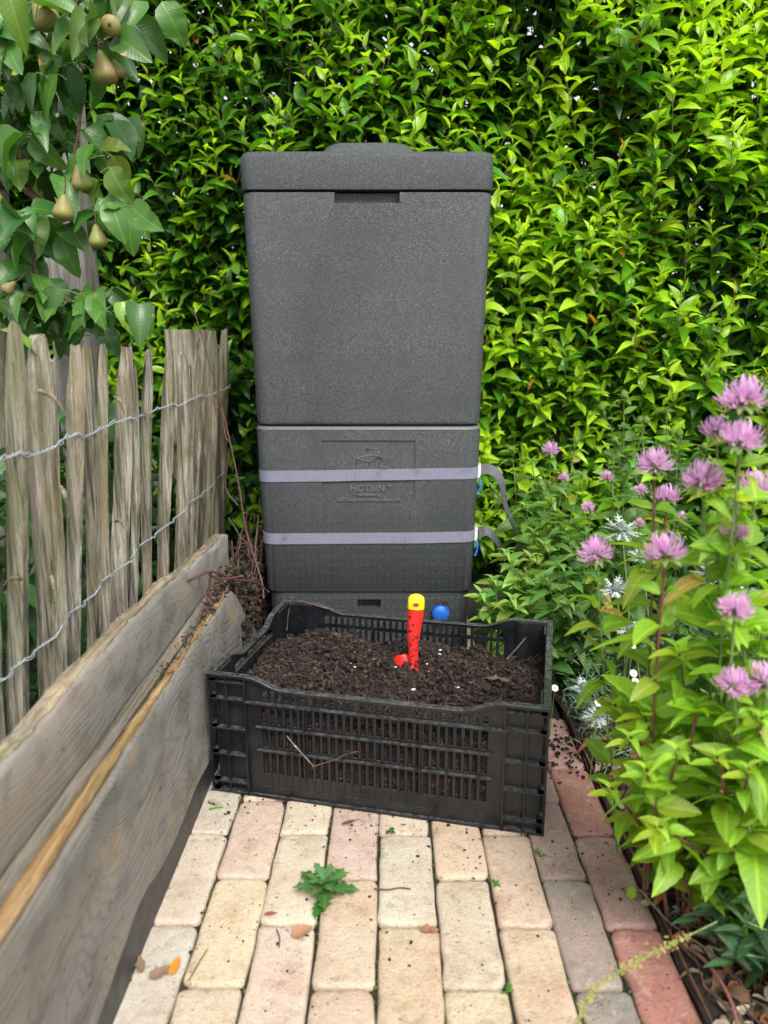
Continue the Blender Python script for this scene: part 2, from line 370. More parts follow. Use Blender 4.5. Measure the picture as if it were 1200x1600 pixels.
def norm(a): return a/np.maximum(np.linalg.norm(a,axis=-1,keepdims=True),1e-9)
class Leaves:
    def __init__(s, tpls): s.t = tpls; s.P=[]; s.D=[]; s.N=[]; s.L=[]; s.W=[]; s.C=[]
    def add(s, P, D, N, L, W, col): s.P.append(tuple(P)); s.D.append(tuple(D)); s.N.append(tuple(N)); s.L.append(L); s.W.append(W); s.C.append(col)
    def fin(s):
        s.P=np.array(s.P); s.D=norm(np.array(s.D)); n=np.array(s.N); n=n-(n*s.D).sum(1,keepdims=True)*s.D; s.N=norm(n); s.B=np.cross(s.N,s.D)
        s.L=np.array(s.L); s.W=np.array(s.W); s.C=np.array(s.C); s.k=rng.integers(0,len(s.t),len(s.P))
    def mesh(s, name, sel):
        VV=[];TT=[];UU=[];CC=[];off=0
        for k,(V,T,UV) in enumerate(s.t):
            q=sel[s.k[sel]==k]
            if not len(q): continue
            n=len(V); L=s.L[q][:,None,None]
            X=s.P[q][:,None,:]+L*(V[None,:,0:1]*s.D[q][:,None,:]+V[None,:,1:2]*s.W[q][:,None,None]*s.B[q][:,None,:]+V[None,:,2:3]*s.N[q][:,None,:])
            VV.append(X.reshape(-1,3)); TT.append((T[None]+(np.arange(len(q))*n)[:,None,None]).reshape(-1,3)+off); UU.append(np.tile(UV,(len(q),1))); CC.append(np.repeat(s.C[q],n,axis=0)); off+=len(q)*n
        return tri_mesh(name,np.concatenate(VV),np.concatenate(TT),np.concatenate(UU),np.concatenate(CC))
_pal = {}
def pal_mesh(key, tpl, ti, col, mat):
    cq = tuple(round(math.log(max(c,.003))*3.2) for c in col); k = (key, ti, cq)
    if k not in _pal:
        V,T,UV = tpl; c = [math.exp(q/3.2) for q in cq]
        me = tri_mesh('leaf', V, T, UV, np.tile(c,(len(V),1))); me.materials.append(mat); _pal[k] = me
    return _pal[k]
def leaf_objs(lv, sel, key, mat, parent, origin, name='leaf'):
    for i in sel:
        i = int(i); me = pal_mesh(key, lv.t[lv.k[i]], int(lv.k[i]), lv.C[i], mat)
        o = bpy.data.objects.new(name, me); C.objects.link(o); o.parent = parent
        D,B,N,P,L,W = lv.D[i],lv.B[i],lv.N[i],lv.P[i]-origin,lv.L[i],lv.W[i]
        o.matrix_local = Matrix(((D[0]*L,B[0]*L*W,N[0]*L,P[0]),(D[1]*L,B[1]*L*W,N[1]*L,P[1]),(D[2]*L,B[2]*L*W,N[2]*L,P[2]),(0,0,0,1)))
p_laurel = lambda s: .25*math.sin(math.pi*min(1,s**.85))**.8*(1-.35*s) if 0<s<1 else 0
p_herb = lambda s: .235*math.sin(math.pi*s**.74)**.72*(1-.12*s) if 0<s<1 else 0
p_pear = lambda s: .36*math.sin(math.pi*s**.72)**.65*(1-.15*s) if 0<s<1 else 0
T_HEDGE = [leaf_tpl(p_laurel,6,.45,.30,.012,0,1,.02), leaf_tpl(p_laurel,6,.6,.12,.02,0,2), leaf_tpl(p_laurel,6,.3,.45,.015,0,3,.04), leaf_tpl(p_laurel,6,.75,.25,.01,0,4)]
T_FILL = [leaf_tpl(p_laurel,4,.4,.25,0,0,1), leaf_tpl(p_laurel,4,.3,.4,0,0,2)]
T_HERB = [leaf_tpl(p_herb,12,.35,.45,.010,.035,5), leaf_tpl(p_herb,12,.6,.25,.012,.035,6), leaf_tpl(p_herb,12,.25,.8,.016,.035,7,.12), leaf_tpl(p_herb,12,.4,.5,.016,.035,9,.10), leaf_tpl(p_herb,12,.7,.1,.02,.035,10,-.06)]
T_PEAR = [leaf_tpl(p_pear,10,.30,.40,.035,0,8), leaf_tpl(p_pear,10,.6,.65,.04,0,9), leaf_tpl(p_pear,10,.2,.25,.05,0,10,.09), leaf_tpl(p_pear,10,.9,.45,.03,0,12)]

# ------------------------------------------------------------------ the setting: ground, bed, paving
def grid(name, x0,x1,y0,y1,nx,ny,fz,mat,parent=None):
    V=[];F=[]
    for j in range(ny+1):
        for i in range(nx+1):
            x=x0+(x1-x0)*i/nx; y=y0+(y1-y0)*j/ny; V.append((x,y,fz(x,y)))
    for j in range(ny):
        for i in range(nx): a=j*(nx+1)+i; F.append((a,a+1,a+nx+2,a+nx+1))
    return pyobj(name,V,F,mat,parent,True)
g = pyobj('ground', [(-120,-60,-.06),(120,-60,-.06),(120,180,-.06),(-120,180,-.06)], [(0,1,2,3)], M['soil']); tag(g, kind='structure')
nz = lambda x,y,s: noise.fractal(Vector((x*s,y*s,3.3)),.8,2,4)
YAW = .0092
def bed_z(x,y):
    return .004+.018*nz(x,y,6)+.006*nz(x,y,30)+ .03*max(0,min(1,(x-.45)*2))
bed = grid('garden_bed',.385,3.2,-.4,3.2,180,200,bed_z,M['soil']); bed.rotation_euler=(0,0,-YAW); tag(bed, kind='structure')
bedl = grid('soil_border',-3.2,-.375,-.4,3.2,90,90,lambda x,y:.01+.02*nz(x,y,5),M['soil']); tag(bedl, kind='structure')
sand = grid('joint_sand',-.40,.383,-.3,3.0,60,220,lambda x,y:-.009+.004*nz(x,y,25),M['joint']); sand.rotation_euler=(0,0,-YAW); tag(sand, kind='structure')

def brick_mesh(wd, ln, seed):
    rr = random.Random(seed); ring=[]; r0=[rr.uniform(.006,.014) for _ in range(4)]
    hw, hl = wd/2, ln/2
    for c,(sx,sy) in enumerate(((1,1),(-1,1),(-1,-1),(1,-1))):
        for k in range(4):
            a = math.pi/2*(c + k/3); ring.append([sx*(hw-r0[c])+r0[c]*math.cos(a), sy*(hl-r0[c])+r0[c]*math.sin(a)])
        # points along the next side
        nx, ny = ((-1,1),(-1,-1),(1,-1),(1,1))[c]; m = 3 if c%2==0 else 6
        q0 = ring[-1]; q1 = [nx*(hw-r0[(c+1)%4])+(r0[(c+1)%4] if c==3 else (-r0[(c+1)%4] if c==1 else 0))*1.0, ny*(hl-r0[(c+1)%4])+(r0[(c+1)%4] if c==0 else (-r0[(c+1)%4] if c==2 else 0))]
        for k in range(1,m): t=k/m; ring.append([q0[0]+(q1[0]-q0[0])*t, q0[1]+(q1[1]-q0[1])*t])
    n=len(ring); RR=[]
    for lev,(inset,z) in enumerate(((0,-.06),(0,-.007),(.0008,-.003),(.0035,-.0006),(.009,.0))):
        row=[]
        for x,y in ring:
            wob = .0028*noise.noise(Vector((x*40,y*40,seed*3.1)))+.0014*noise.noise(Vector((x*130,y*130,seed)))
            fx = (abs(x)-inset+wob)*(1 if x>0 else -1); fy=(abs(y)-inset+wob)*(1 if y>0 else -1)
            row.append((fx,fy,z+(.0009*noise.noise(Vector((x*30,y*30,seed+5.)))if lev>2 else 0)))
        RR.append(row)
    b = MB(); b.rings(RR); me = bpy.data.meshes.new('brick'); me.from_pydata(b.V,[],b.F); me.update(); me.shade_smooth(); me.set_sharp_from_angle(angle=R(50)); me.materials.append(M['brick'])
    return me
pav = empty('brick_path', (0,0,0), -YAW, kind='structure')
joints = [-.359,-.274,-.189,-.104,-.0187,.0703,.155,.236,.311,.388]
CREAM=(.56,.46,.34); PINKC=(.54,.38,.30); PALE=(.55,.50,.42); SAND=(.56,.43,.28); MAUVE=(.31,.235,.21); GREYB=(.27,.235,.21); RED=(.40,.17,.135); PINK=(.43,.235,.20)
colC = {0:[PALE,CREAM,PALE],1:[SAND,PINKC,CREAM],2:[PALE,CREAM,PINKC],3:[PINKC,PINKC,CREAM],4:[SAND,PALE,CREAM],5:[PALE,PINKC,SAND],6:[SAND,PINKC,CREAM],7:[GREYB,MAUVE,MAUVE],8:[RED,PINK,PINK]}
_bm={}
rb = random.Random(5)
explicit = {(0,1.1):(.50,.45,.37),(0,.9):(.53,.45,.36),(0,.7):(.52,.48,.40),(2,1.1):(.53,.47,.36),(2,.9):(.53,.46,.35),(2,.7):(.52,.43,.35),(4,1.1):(.52,.45,.34),(4,.9):(.53,.48,.38),(4,.7):(.53,.43,.30),
 (6,1.1):(.50,.40,.31),(6,.9):(.50,.38,.29),(6,.7):(.51,.40,.29),(8,1.3):(.40,.25,.22),(8,1.1):(.38,.19,.155),(8,.9):(.31,.21,.18),(8,.7):(.36,.165,.135),(8,.5):(.36,.165,.135),
 (1,1.2):(.51,.43,.33),(1,1.0):(.50,.40,.32),(1,.8):(.57,.49,.34),(1,.6):(.54,.46,.34),(3,1.2):(.52,.45,.35),(3,1.0):(.51,.40,.34),(3,.8):(.53,.42,.31),(3,.6):(.52,.43,.33),(5,1.2):(.5,.42,.32),(5,1.0):(.51,.40,.29),(5,.8):(.54,.47,.36),(5,.6):(.53,.45,.31),
 (7,1.2):(.27,.21,.19),(7,1.0):(.30,.21,.185),(7,.8):(.26,.225,.20),(7,.6):(.25,.23,.215)}
for ci in range(9):
    x0,x1 = joints[ci],joints[ci+1]; wd = round((x1-x0-.0030)*500)/500
    y = (1.118 if ci%2==0 else 1.012) - .203*6
    while y < (2.6 if ci<7 else 1.52):
        key=(wd,rb.randrange(7)); 
        if key not in _bm: _bm[key]=brick_mesh(wd,.2,hash(key)%97)
        o=bpy.data.objects.new('brick',_bm[key]); C.objects.link(o); o.parent=pav
        jig=rb.uniform(-.0015,.0015); yc=y+.1015
        o.location=((x0+x1)/2+jig, yc, rb.uniform(-.0015,.0015)); o.rotation_euler=(rb.uniform(-.006,.006),rb.uniform(-.008,.008),rb.uniform(-.008,.008)+(math.pi if rb.random()<.5 else 0))
        col = explicit.get((ci,round(y+.0,1)), rb.choice(colC[ci])); v=rb.uniform(.93,1.07)
        o.color=(*[min(1,c*v) for c in col],1)
        y+=.203
edge = MB().box(.3905,.3935,-.4,1.56,-.05,.012).build('steel_edging', M['corten']); edge.rotation_euler=(0,0,-YAW)
tag(edge,'thin rusty steel edging strip between brick path and planted bed','edging')
# moss and grit in the joints
def blob_cloud(name, pts, sizes, cols, mat, sub=1, flat=.7, parent=None, amp=.35):
    bm=bmesh.new(); bmesh.ops.create_icosphere(bm,subdivisions=sub,radius=1); V0=np.array([v.co for v in bm.verts]); T0=np.array([[v.index for v in f.verts] for f in bm.faces]); bm.free()
    n=len(V0); m=len(pts); pts=np.array(pts); sizes=np.array(sizes)
    V=np.repeat(V0[None],m,0)*(1+rng.uniform(-amp,amp,(m,n,1))); V*=rng.uniform(.6,1.4,(m,1,3)); V[:,:,2]*=flat
    a=rng.uniform(0,6.28,m); c,s=np.cos(a)[:,None],np.sin(a)[:,None]; X=V[:,:,0]*c-V[:,:,1]*s; Yy=V[:,:,0]*s+V[:,:,1]*c
    V=np.stack([X,Yy,V[:,:,2]],2)*sizes[:,None,None]+pts[:,None,:]
    T=(T0[None]+(np.arange(m)*n)[:,None,None]).reshape(-1,3)
    me=tri_mesh(name,V.reshape(-1,3),T,None,np.repeat(np.array(cols),n,0)); 
    me.shade_flat(); return link(name,me,parent,mat)
pts=[];sz=[];cl=[]
for _ in range(1500):
    j=random.choice(joints[1:-1]); y=random.uniform(.35,1.5); k=noise.noise(Vector((j*9,y*7,0)))
    if k<.05: continue
    x=j+YAW*y+random.gauss(0,.0018); pts.append((x,y,-.007+random.uniform(0,.004))); sz.append(random.uniform(.001,.0028)); cl.append(random.choice([(.05,.085,.018),(.08,.13,.022),(.035,.05,.015),(.03,.03,.02)]))
tag(blob_cloud('moss',pts,sz,cl,M['chunk'],1),'green moss growing in the joints between the bricks','moss',kind='stuff')
pts=[];sz=[];cl=[]
for _ in range(720):
    x=random.uniform(-.36,.38); y=.45+random.random()**.8*1.1
    if random.random()<.35: y=random.gauss(1.15-.22*x,.05); 
    s_=random.choice([.0007,.0009,.0011,.0013,.0016,.0024])*random.uniform(.7,1.3)
    pts.append((x,y,.001+s_*.3)); sz.append(s_); cl.append(random.choice([(.012,.009,.007),(.02,.014,.01),(.03,.02,.015)]))
for _ in range(130): # spill to the right of the crate
    pts.append((random.gauss(.37,.025),random.gauss(1.38,.05),.003)); sz.append(random.uniform(.001,.005)); cl.append((.014,.010,.008))
tag(blob_cloud('soil_crumbs',pts,sz,cl,M['chunk'],1,.6),'dark crumbs of compost scattered over the brick path','crumbs',kind='stuff')

# ------------------------------------------------------------------ hedge
def tri_tubes(name, lines, mat, parent=None, n=4):
    b = MB()
    for P, r in lines: b.tube(P, r, n, False)
    return b.build(name, mat, parent, True)
HB = np.array((0.2,2.55,0.0))
hedge = empty('hedge', HB, 0, 'tall dense laurel hedge with glossy leaves filling the background behind the bin', 'hedge')
def hedge_y(x,z):
    return 2.36 - .10*x + .13*noise.noise(Vector((x*2.1,z*2.1,1.7))) + .05*noise.noise(Vector((x*6,z*6,4.)))- .05*(z-1)*0
hl = Leaves(T_HEDGE); stems=[]
def shade(t, young_lit, x, z):
    """leaf colour by age and painted-in sun brightness: old leaves deep green, the newest yellow green"""
    old=np.array((.030,.105,.016)); mid=np.array((.13,.34,.016)); new=np.array((.43,.66,.03))
    k=min(1,max(0,t*1.15+young_lit-.45)); c = old*(1-2*k)+mid*2*k if k<.5 else mid*(2-2*k)+new*(2*k-1)
    return c*random.uniform(.8,1.2) if random.random()>.006 else np.array((.45,.22,.04))
NS=3300
for i in range(NS):
    x=random.uniform(-1.75,1.75); z=random.uniform(.05,2.35)
    if -.30<x<.20 and z<1.15: continue
    patch=noise.noise(Vector((x*1.7+5,z*1.7,9)))
    if random.random() < .10 - patch*.7: continue
    ys=hedge_y(x,z); p=Vector((x,ys+.10+random.uniform(0,.06),z))
    d=Vector((random.gauss(0,.45)+.08,-random.uniform(.35,1.1),random.uniform(.35,1.3))).normalized()
    L=random.uniform(.12,.30)*(1.15 if x>.3 else 1); n=int(L/.019); P=[]; young_lit=random.gauss(.30+.30*min(1,max(-1,x))+.10*(z-1.0)+patch*.35,.25)  # shoot age, also raised rightward and upward to paint in the sunnier side
    for k in range(n+1):
        P.append(p.copy()); dd=(d+Vector((0,0,.9*k/n))).normalized(); p=p+dd*(L/n)
    stems.append(([P[0],P[n//2],P[-1]],[.0022,.0016,.0009]))
    ph=random.random()*6.28; scl=random.uniform(.85,1.15)
    for k in range(1,n+1):
        t=k/n; dd=(P[k]-P[k-1]).normalized(); a=ph+k*2.4
        s1=dd.cross(Vector((1,0,.1))).normalized(); s2=dd.cross(s1); rad=s1*math.cos(a)+s2*math.sin(a)
        tip=max(0,(t-.75)*4)
        D=(rad*(1-.65*tip)+dd*(.55+.7*tip)+Vector((0,-.25,-.12))).normalized()
        N=Vector((random.gauss(0,.35),-.45+random.gauss(0,.3),1))-rad*.15
        Lf=(.033+.046*math.sin(math.pi*min(1,.25+t*.62)))*scl*random.uniform(.85,1.15)*(1-.35*tip)
        hl.add(P[k],D,N,Lf,random.uniform(.75,1.15)*(1-.2*tip),shade(t,young_lit,x,z))
hl.fin()
dist=hl.P[:,1]; vis=(np.abs(hl.P[:,0]/hl.P[:,1])<.5)&(hl.P[:,2]<H+hl.P[:,1]*.39)&((hl.P[:,0]<-.35)|(hl.P[:,0]>.27)|(hl.P[:,2]>1.25))&(hl.P[:,2]>.55)
cand=np.where(vis)[0]; big=cand[np.argsort(-(hl.L[cand]/hl.P[cand,1]))][:300]
rest=np.setdiff1d(np.arange(len(hl.P)),big)
o=link('foliage',hl.mesh('foliage',rest),hedge,M['hedge']); o.location=-HB; o['kind']='stuff'
leaf_objs(hl,big,'hedge',M['hedge'],hedge,HB)
o=tri_tubes('twigs',stems,M['hstem'],hedge); o.location=-HB; o['kind']='stuff'
fl=Leaves(T_FILL)
for i in range(46000):
    x=random.uniform(-1.9,1.9); z=random.uniform(.0,2.4)
    dp=random.random()**1.2*.42; y=hedge_y(x,z)+.10+dp
    hole=noise.noise(Vector((x*3.5,z*3.5,20)))
    if hole>.60-.15*dp and z>.9 and dp>.1: continue
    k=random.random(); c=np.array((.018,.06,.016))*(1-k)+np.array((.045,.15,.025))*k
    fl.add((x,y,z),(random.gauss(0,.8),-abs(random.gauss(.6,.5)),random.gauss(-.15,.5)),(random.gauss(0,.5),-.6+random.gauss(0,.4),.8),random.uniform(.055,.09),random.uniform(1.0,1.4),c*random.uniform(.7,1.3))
fl.fin()
o=link('inner_foliage',fl.mesh('inner_foliage',np.arange(len(fl.P))),hedge,M['hedge']); o.location=-HB; o['kind']='stuff'
st=[]
for i in range(46):
    x=random.uniform(-1.8,1.8); P=[Vector((x+.1*math.sin(k*1.3+i),2.80+.1*math.sin(k+i*2),k*.33)) for k in range(8)]; st.append((P,[.016-.0015*k for k in range(8)]))
    for k in range(2,7): 
        q=P[k]; st.append(([q,q+Vector((random.uniform(-.15,.15),-.15,.12)),q+Vector((random.uniform(-.25,.25),-.25,.3))],[.006,.004,.002]))
o=tri_tubes('branches',st,M['twig'],hedge,6); o.location=-HB; o['kind']='stuff'

# ------------------------------------------------------------------ undergrowth behind the fence
ub=np.array((-1.0,1.6,0.)); shrub=empty('shrub',ub,0,'low dark green undergrowth seen through the gaps of the picket fence','shrub')
ul=Leaves(T_PEAR+T_HERB)
for i in range(2600):
    y=random.uniform(.5,2.3); x=-.62-random.random()**1.5*.9; z=random.random()**.8*(.62+.2*noise.noise(Vector((y*3,x*3,0))))
    c=np.array((.03,.095,.02))*random.uniform(.5,1.8)
    ul.add((x,y,z),(random.gauss(.4,.6),random.gauss(-.2,.6),random.gauss(-.1,.4)),(random.gauss(.2,.4),random.gauss(-.2,.4),1),random.uniform(.035,.07),1,c)
ul.fin(); o=link('foliage',ul.mesh('foliage',np.arange(len(ul.P))),shrub,M['shrubleaf']); o.location=-ub; o['kind']='stuff'

# ------------------------------------------------------------------ compost bin
BX, BY = -.037, 2.026
def wz(z): return .512+(z-.205)*(.552-.512)/(1.133-.205)
def rr_ring(w, d, r, z, n=7, cx=0, cy=0):
    out=[]
    for c,(sx,sy) in enumerate(((1,1),(-1,1),(-1,-1),(1,-1))):
        for k in range(n): a=math.pi/2*(c+k/(n-1)); out.append((cx+sx*(w/2-r)+r*math.cos(a), cy+sy*(d/2-r)+r*math.sin(a), z))
    return out
M['emboss']=m_plain('highlit_foam_relief',(.105,.108,.11),.45,300,.3,.3)  # paler than the foam: edge highlights of the relief put into the colour
binr=empty('compost_bin',(BX,BY,0),0,'tall black foam compost bin with tapered sides and flat lid at the centre','compost bin')
def loft(name, spec, mat, parent, r=.03, cut=None, sharp=35):
    b=MB(); b.rings([rr_ring(w,w,r,z) for z,w in spec]); o=b.build(name,mat,parent,True,sharp)
    if cut:
        for (x0,x1,y0,y1,z0,z1) in cut:
            cm_=MB().box(x0,x1,y0,y1 if y1 is not None else 0,z0,z1)
            if y1 is None: cm_.V=[(v[0],(v[1] if v[1]<-.3 else YL(v[2])+.0026),v[2]) for v in cm_.V]
            cb=cm_.build('cutter',mat); cb.location=(BX,BY,0)
            md=o.modifiers.new('b','BOOLEAN'); md.operation='DIFFERENCE'; md.object=cb; md.solver='EXACT'
            bpy.context.view_layer.update(); dg=bpy.context.evaluated_depsgraph_get(); nm=bpy.data.meshes.new_from_object(o.evaluated_get(dg)); nm.name=name
            o.modifiers.clear(); o.data=nm; cm=cb.data; bpy.data.objects.remove(cb); nm.shade_smooth(); nm.set_sharp_from_angle(angle=R(sharp))
    return o
Yf=lambda z:-wz(z)/2
YL=lambda z:-(wz(z)+.002+.003*(z-.212)/.393)/2
upper=loft('upper_body',[(.624,wz(.62)-.007),(.6265,wz(.62)-.002),(.632,wz(.62)),(1.128,wz(1.128)),(1.133,wz(1.133)-.003),(1.1335,wz(1.133)-.02)],M['foam'],binr,.032,[(-.0715,.0715,-.4,Yf(1.13)+.020,1.111,1.16)])
low=loft('lower_body',[(.207,wz(.2)-.004),(.212,wz(.2)+.002),(.605,wz(.61)+.005),(.6125,wz(.61)+.005),(.6195,wz(.61)-.005),(.6205,wz(.61)-.02)],M['foamd'],binr,.032,[(-.111,.111,-.4,None,.433,.587)])
base=loft('base',[(0.0,.498),(.17,.500),(.2,.502),(.2055,.500)],M['foamd'],binr,.035,[(-.029,.029,-.4,-.225,.164,.186)])
lid=loft('lid',[(1.138,.548),(1.1385,.5535),(1.142,.5555),(1.199,.5555),(1.207,.553),(1.213,.549),(1.2165,.537),(1.2175,.50)],M['foam'],binr,.028)
cap=MB(); cap.rings([rr_ring(.25,.25,.05,z,7) if False else rr_ring(w,w,.045,z,7) for z,w in ((1.2165,.262),(1.232,.258),(1.242,.250),(1.272,.200),(1.275,.19))]); cap.build('lid_cap',M['foam'],lid,True,30)
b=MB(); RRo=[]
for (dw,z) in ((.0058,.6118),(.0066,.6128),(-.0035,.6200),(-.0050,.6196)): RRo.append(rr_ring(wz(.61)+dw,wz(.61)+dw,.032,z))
b.rings(RRo,False,False); b.build('seam_highlight',M['emboss'],low,True)  # pale ring paints the bright highlight line along the seam
# sprue marks on lid: small round nubs along the front
# name plate: logo and lettering, moulded proud of the recessed panel
PZ=-wz(.51)/2-.0012+.0022+.0005
tilt=math.atan((.552-.512)/2/(1.133-.205))
def on_front(u,z,pr=0.0): return Vector((u, YL(z)+.0026-pr, z))
def text(body,u,z,size,nm='lettering'):
    cu=bpy.data.curves.new(nm,'FONT'); cu.body=body; cu.size=size; cu.extrude=.0020; cu.align_x='CENTER'; cu.align_y='CENTER'; cu.resolution_u=3; cu.offset=.0003
    tmp=bpy.data.objects.new('t',cu); C.objects.link(tmp); bpy.context.view_layer.update()
    me=bpy.data.meshes.new_from_object(tmp.evaluated_get(bpy.context.evaluated_depsgraph_get())); bpy.data.objects.remove(tmp)
    o=link(nm,me,low,M['emboss']); me.materials.clear(); me.materials.append(M['emboss']); o.location=on_front(u,z,.0006); o.rotation_euler=(math.pi/2+tilt,0,0); return o
cu0=.0
text('HOTBIN',cu0-.003,.4705,.0225); text('TM',cu0+.049,.477,.008); text('composting',cu0+.0,.4565,.0115); text('UK Designed and Manufactured',cu0,.4435,.0118)
def stroke(pts,closed=False,r=.0011):
    b=MB(); b.tube([on_front(u,z,.0006) for u,z in pts]+([on_front(*pts[0],.0006)] if closed else []),r,5); return b.build('logo_line',M['emboss'],low,True)
def L2(px,py): # photograph pixels on the plate to plate coordinates
    p=at(px,py,BY+Yf(.55)); return (p.x-BX,p.z)
stroke([L2(557,716),L2(578,711),L2(596,715),L2(576,721)],True)
stroke([L2(557,717),L2(559,741)]); stroke([L2(577,721),L2(577,741)]); stroke([L2(596,716),L2(596,735)])
stroke([L2(573,700),L2(590,701),L2(593,713)]); stroke([L2(573,700),L2(577,709),L2(592,713)])
stroke([L2(608,721),L2(606,727),L2(602,731)])
# blue hose tap low on the base
tp=MB(); c=Vector((.095,0,0)); tz=.155; cx_=at(688,957,1.77).x-BX
tp.rings([[(cx_+rad*math.cos(a)*(1+.07*(k%2)*(lv in(1,2))),y,tz+rad*math.sin(a)*(1+.07*(k%2)*(lv in (1,2)))) for k in range(24) for a in [2*math.pi*k/24]] for lv,(y,rad) in enumerate(((-.240,.018),(-.262,.0185),(-.272,.0185),(-.275,.015),(-.276,.004)))])
tcap=tp.build('tap_cap',M['blue'],binr,True,35)
tr_=MB()
for k in range(14):
    a=2*math.pi*k/14; tr_.box(-.0018,.0018,-.270,-.242,.0175,.0215,Matrix.Translation((cx_,0,tz))@Matrix.Rotation(a,4,'Y'))
tr_.build('grip_rib',M['blue'],tcap)
pts=[(cx_+random.gauss(0,.008),-.256+random.uniform(-.008,.008),tz+.0215+random.uniform(0,.004)) for _ in range(40)]
o=blob_cloud('soil_specks',pts,[random.uniform(.001,.003) for _ in pts],[(.03,.02,.014)]*40,M['chunk'],1,.8,tcap,.4); o['kind']='stuff'

# straps
def strap(z0,z1,label,buck,tail):
    s=empty('strap',(BX,BY,(z0+z1)/2),0,label,'strap','grey ratchet straps round the compost bin')
    n=9; V=[];F=[];UV=[]; zc=(z0+z1)/2; hw=.0135
    ringo=rr_ring(wz(zc)+.0055+.002,wz(zc)+.0075,.034,0,n); ringi=rr_ring(wz(zc)+.0045,wz(zc)+.0045,.033,0,n)
    def dz(x): return (z1-z0)*(x/(wz(zc)))
    m=len(ringo); per=[0]
    for i in range(m): a=Vector(ringo[i]); b_=Vector(ringo[(i+1)%m]); per.append(per[-1]+(a-b_).length)
    # subdivide the long sides so the webbing can sag and wrinkle
    RO=[];RI=[];U=[]
    for i in range(m):
        a,b_=Vector(ringo[i]),Vector(ringo[(i+1)%m]); ai,bi=Vector(ringi[i]),Vector(ringi[(i+1)%m]); seg=max(1,int((a-b_).length/.02))
        for k in range(seg): t=k/seg; RO.append(a.lerp(b_,t)); RI.append(ai.lerp(bi,t)); U.append(per[i]+(per[i+1]-per[i])*t)
    U.append(per[-1]); m=len(RO)
    for i in range(m+1):
        o_,i_=RO[i%m],RI[i%m]; dd=dz(o_.x)+.0012*noise.noise(Vector((o_.x*9,o_.y*9,z0*9)))
        V+=[(o_.x,o_.y,-hw+dd),(o_.x,o_.y,hw+dd),(i_.x,i_.y,hw+dd),(i_.x,i_.y,-hw+dd)]
    for i in range(m):
        a=i*4;b_=a+4
        for k in range(4): F.append((a+k,b_+k,b_+(k+1)%4,a+(k+1)%4))
    o=pyobj('webbing',V,F,M['strap'],s,True,40); uv=o.data.uv_layers.new(name='UVMap')
    for li,l in enumerate(o.data.loops): uv.data[li].uv=(U[l.vertex_index//4],.5)
    q=wz(zc)/2
    b=MB(); b.box(q+.001,q+.006,-.245,-.210,-.014+buck,.016+buck); b.box(q+.006,q+.0085,-.240,-.214,-.010+buck,.019+buck); b.build('buckle',M['metal'],s)
    b=MB(); b.tube(spline([(q+.006,-.235,-.01),(q+.009,-.24,-.03),(q+.004,-.24,-.05)],5),.0028,6); b.build('latch',M['blue'],s,True)
    P=[Vector(p) for p in spline([at(*t)-Vector((BX,BY,zc)) for t in tail],8)]; V=[];F=[];UVv=[];u=0
    for i,p in enumerate(P):
        t=(P[min(i+1,len(P)-1)]-P[max(0,i-1)]).normalized(); side=t.cross(Vector((.15,1,.1))).normalized(); nr=side.cross(t)
        tw=.0135
        # webbing seen flat then edge on as it twists
        aa=i/len(P)*1.1; wdir=(Vector((0,1,0))*math.cos(1.0-aa)+side*math.sin(1.0-aa)); wdir=(wdir-wdir.dot(t)*t).normalized(); nn=t.cross(wdir)
        V+=[p+wdir*tw-nn*.0008,p+wdir*tw+nn*.0008,p-wdir*tw+nn*.0008,p-wdir*tw-nn*.0008]; UVv.append(u); 
        if i<len(P)-1: u+=(P[i+1]-P[i]).length
    for i in range(len(P)-1):
        a=i*4
        for k in range(4): F.append((a+k,a+4+k,a+4+(k+1)%4,a+(k+1)%4))
    F+= [(0,1,2,3)]
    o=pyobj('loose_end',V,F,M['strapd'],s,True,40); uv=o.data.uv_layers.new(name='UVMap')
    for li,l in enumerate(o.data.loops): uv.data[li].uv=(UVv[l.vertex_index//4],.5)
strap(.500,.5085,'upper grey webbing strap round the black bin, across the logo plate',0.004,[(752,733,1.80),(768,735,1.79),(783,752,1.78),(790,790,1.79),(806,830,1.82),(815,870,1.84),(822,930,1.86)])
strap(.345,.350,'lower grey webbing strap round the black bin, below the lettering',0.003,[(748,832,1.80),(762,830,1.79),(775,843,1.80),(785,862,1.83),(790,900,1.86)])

# ------------------------------------------------------------------ crate
FL=Vector((-.319,1.241,0)); FR=Vector((.270,1.107,0)); ang=math.atan2(FR.y-FL.y,FR.x-FL.x)
crate=empty('crate',FL,ang,'black slatted plastic crate filled with compost on the brick path','crate')
CW,CD,CH=.604,.40,.238
def side_M(k):
    """maps (u along, w outward, z) of side k to crate space"""
    if k==0: return Matrix(((1,0,0,0),(0,-1,0,0),(0,0,1,0),(0,0,0,1)))
    if k==1: return Matrix(((0,1,0,CW),(1,0,0,0),(0,0,1,0),(0,0,0,1)))
    if k==2: return Matrix(((-1,0,0,CW),(0,1,0,CD),(0,0,1,0),(0,0,0,1)))
    return Matrix(((0,-1,0,0),(-1,0,0,CD),(0,0,1,0),(0,0,0,1)))
ROWS=[(.047,.090),(.100,.135),(.146,.184),(.193,.2105)]
def rimz(u,Ls,cor):
    a=cor+.004; b=cor+.075
    def f(t): return CH if t<a else (CH-.020 if t>b else CH-.020*(1-math.cos(math.pi*(t-a)/(b-a)))/2)
    return min(f(u),f(Ls-u)) if False else (f(u) if u<Ls/2 else f(Ls-u))
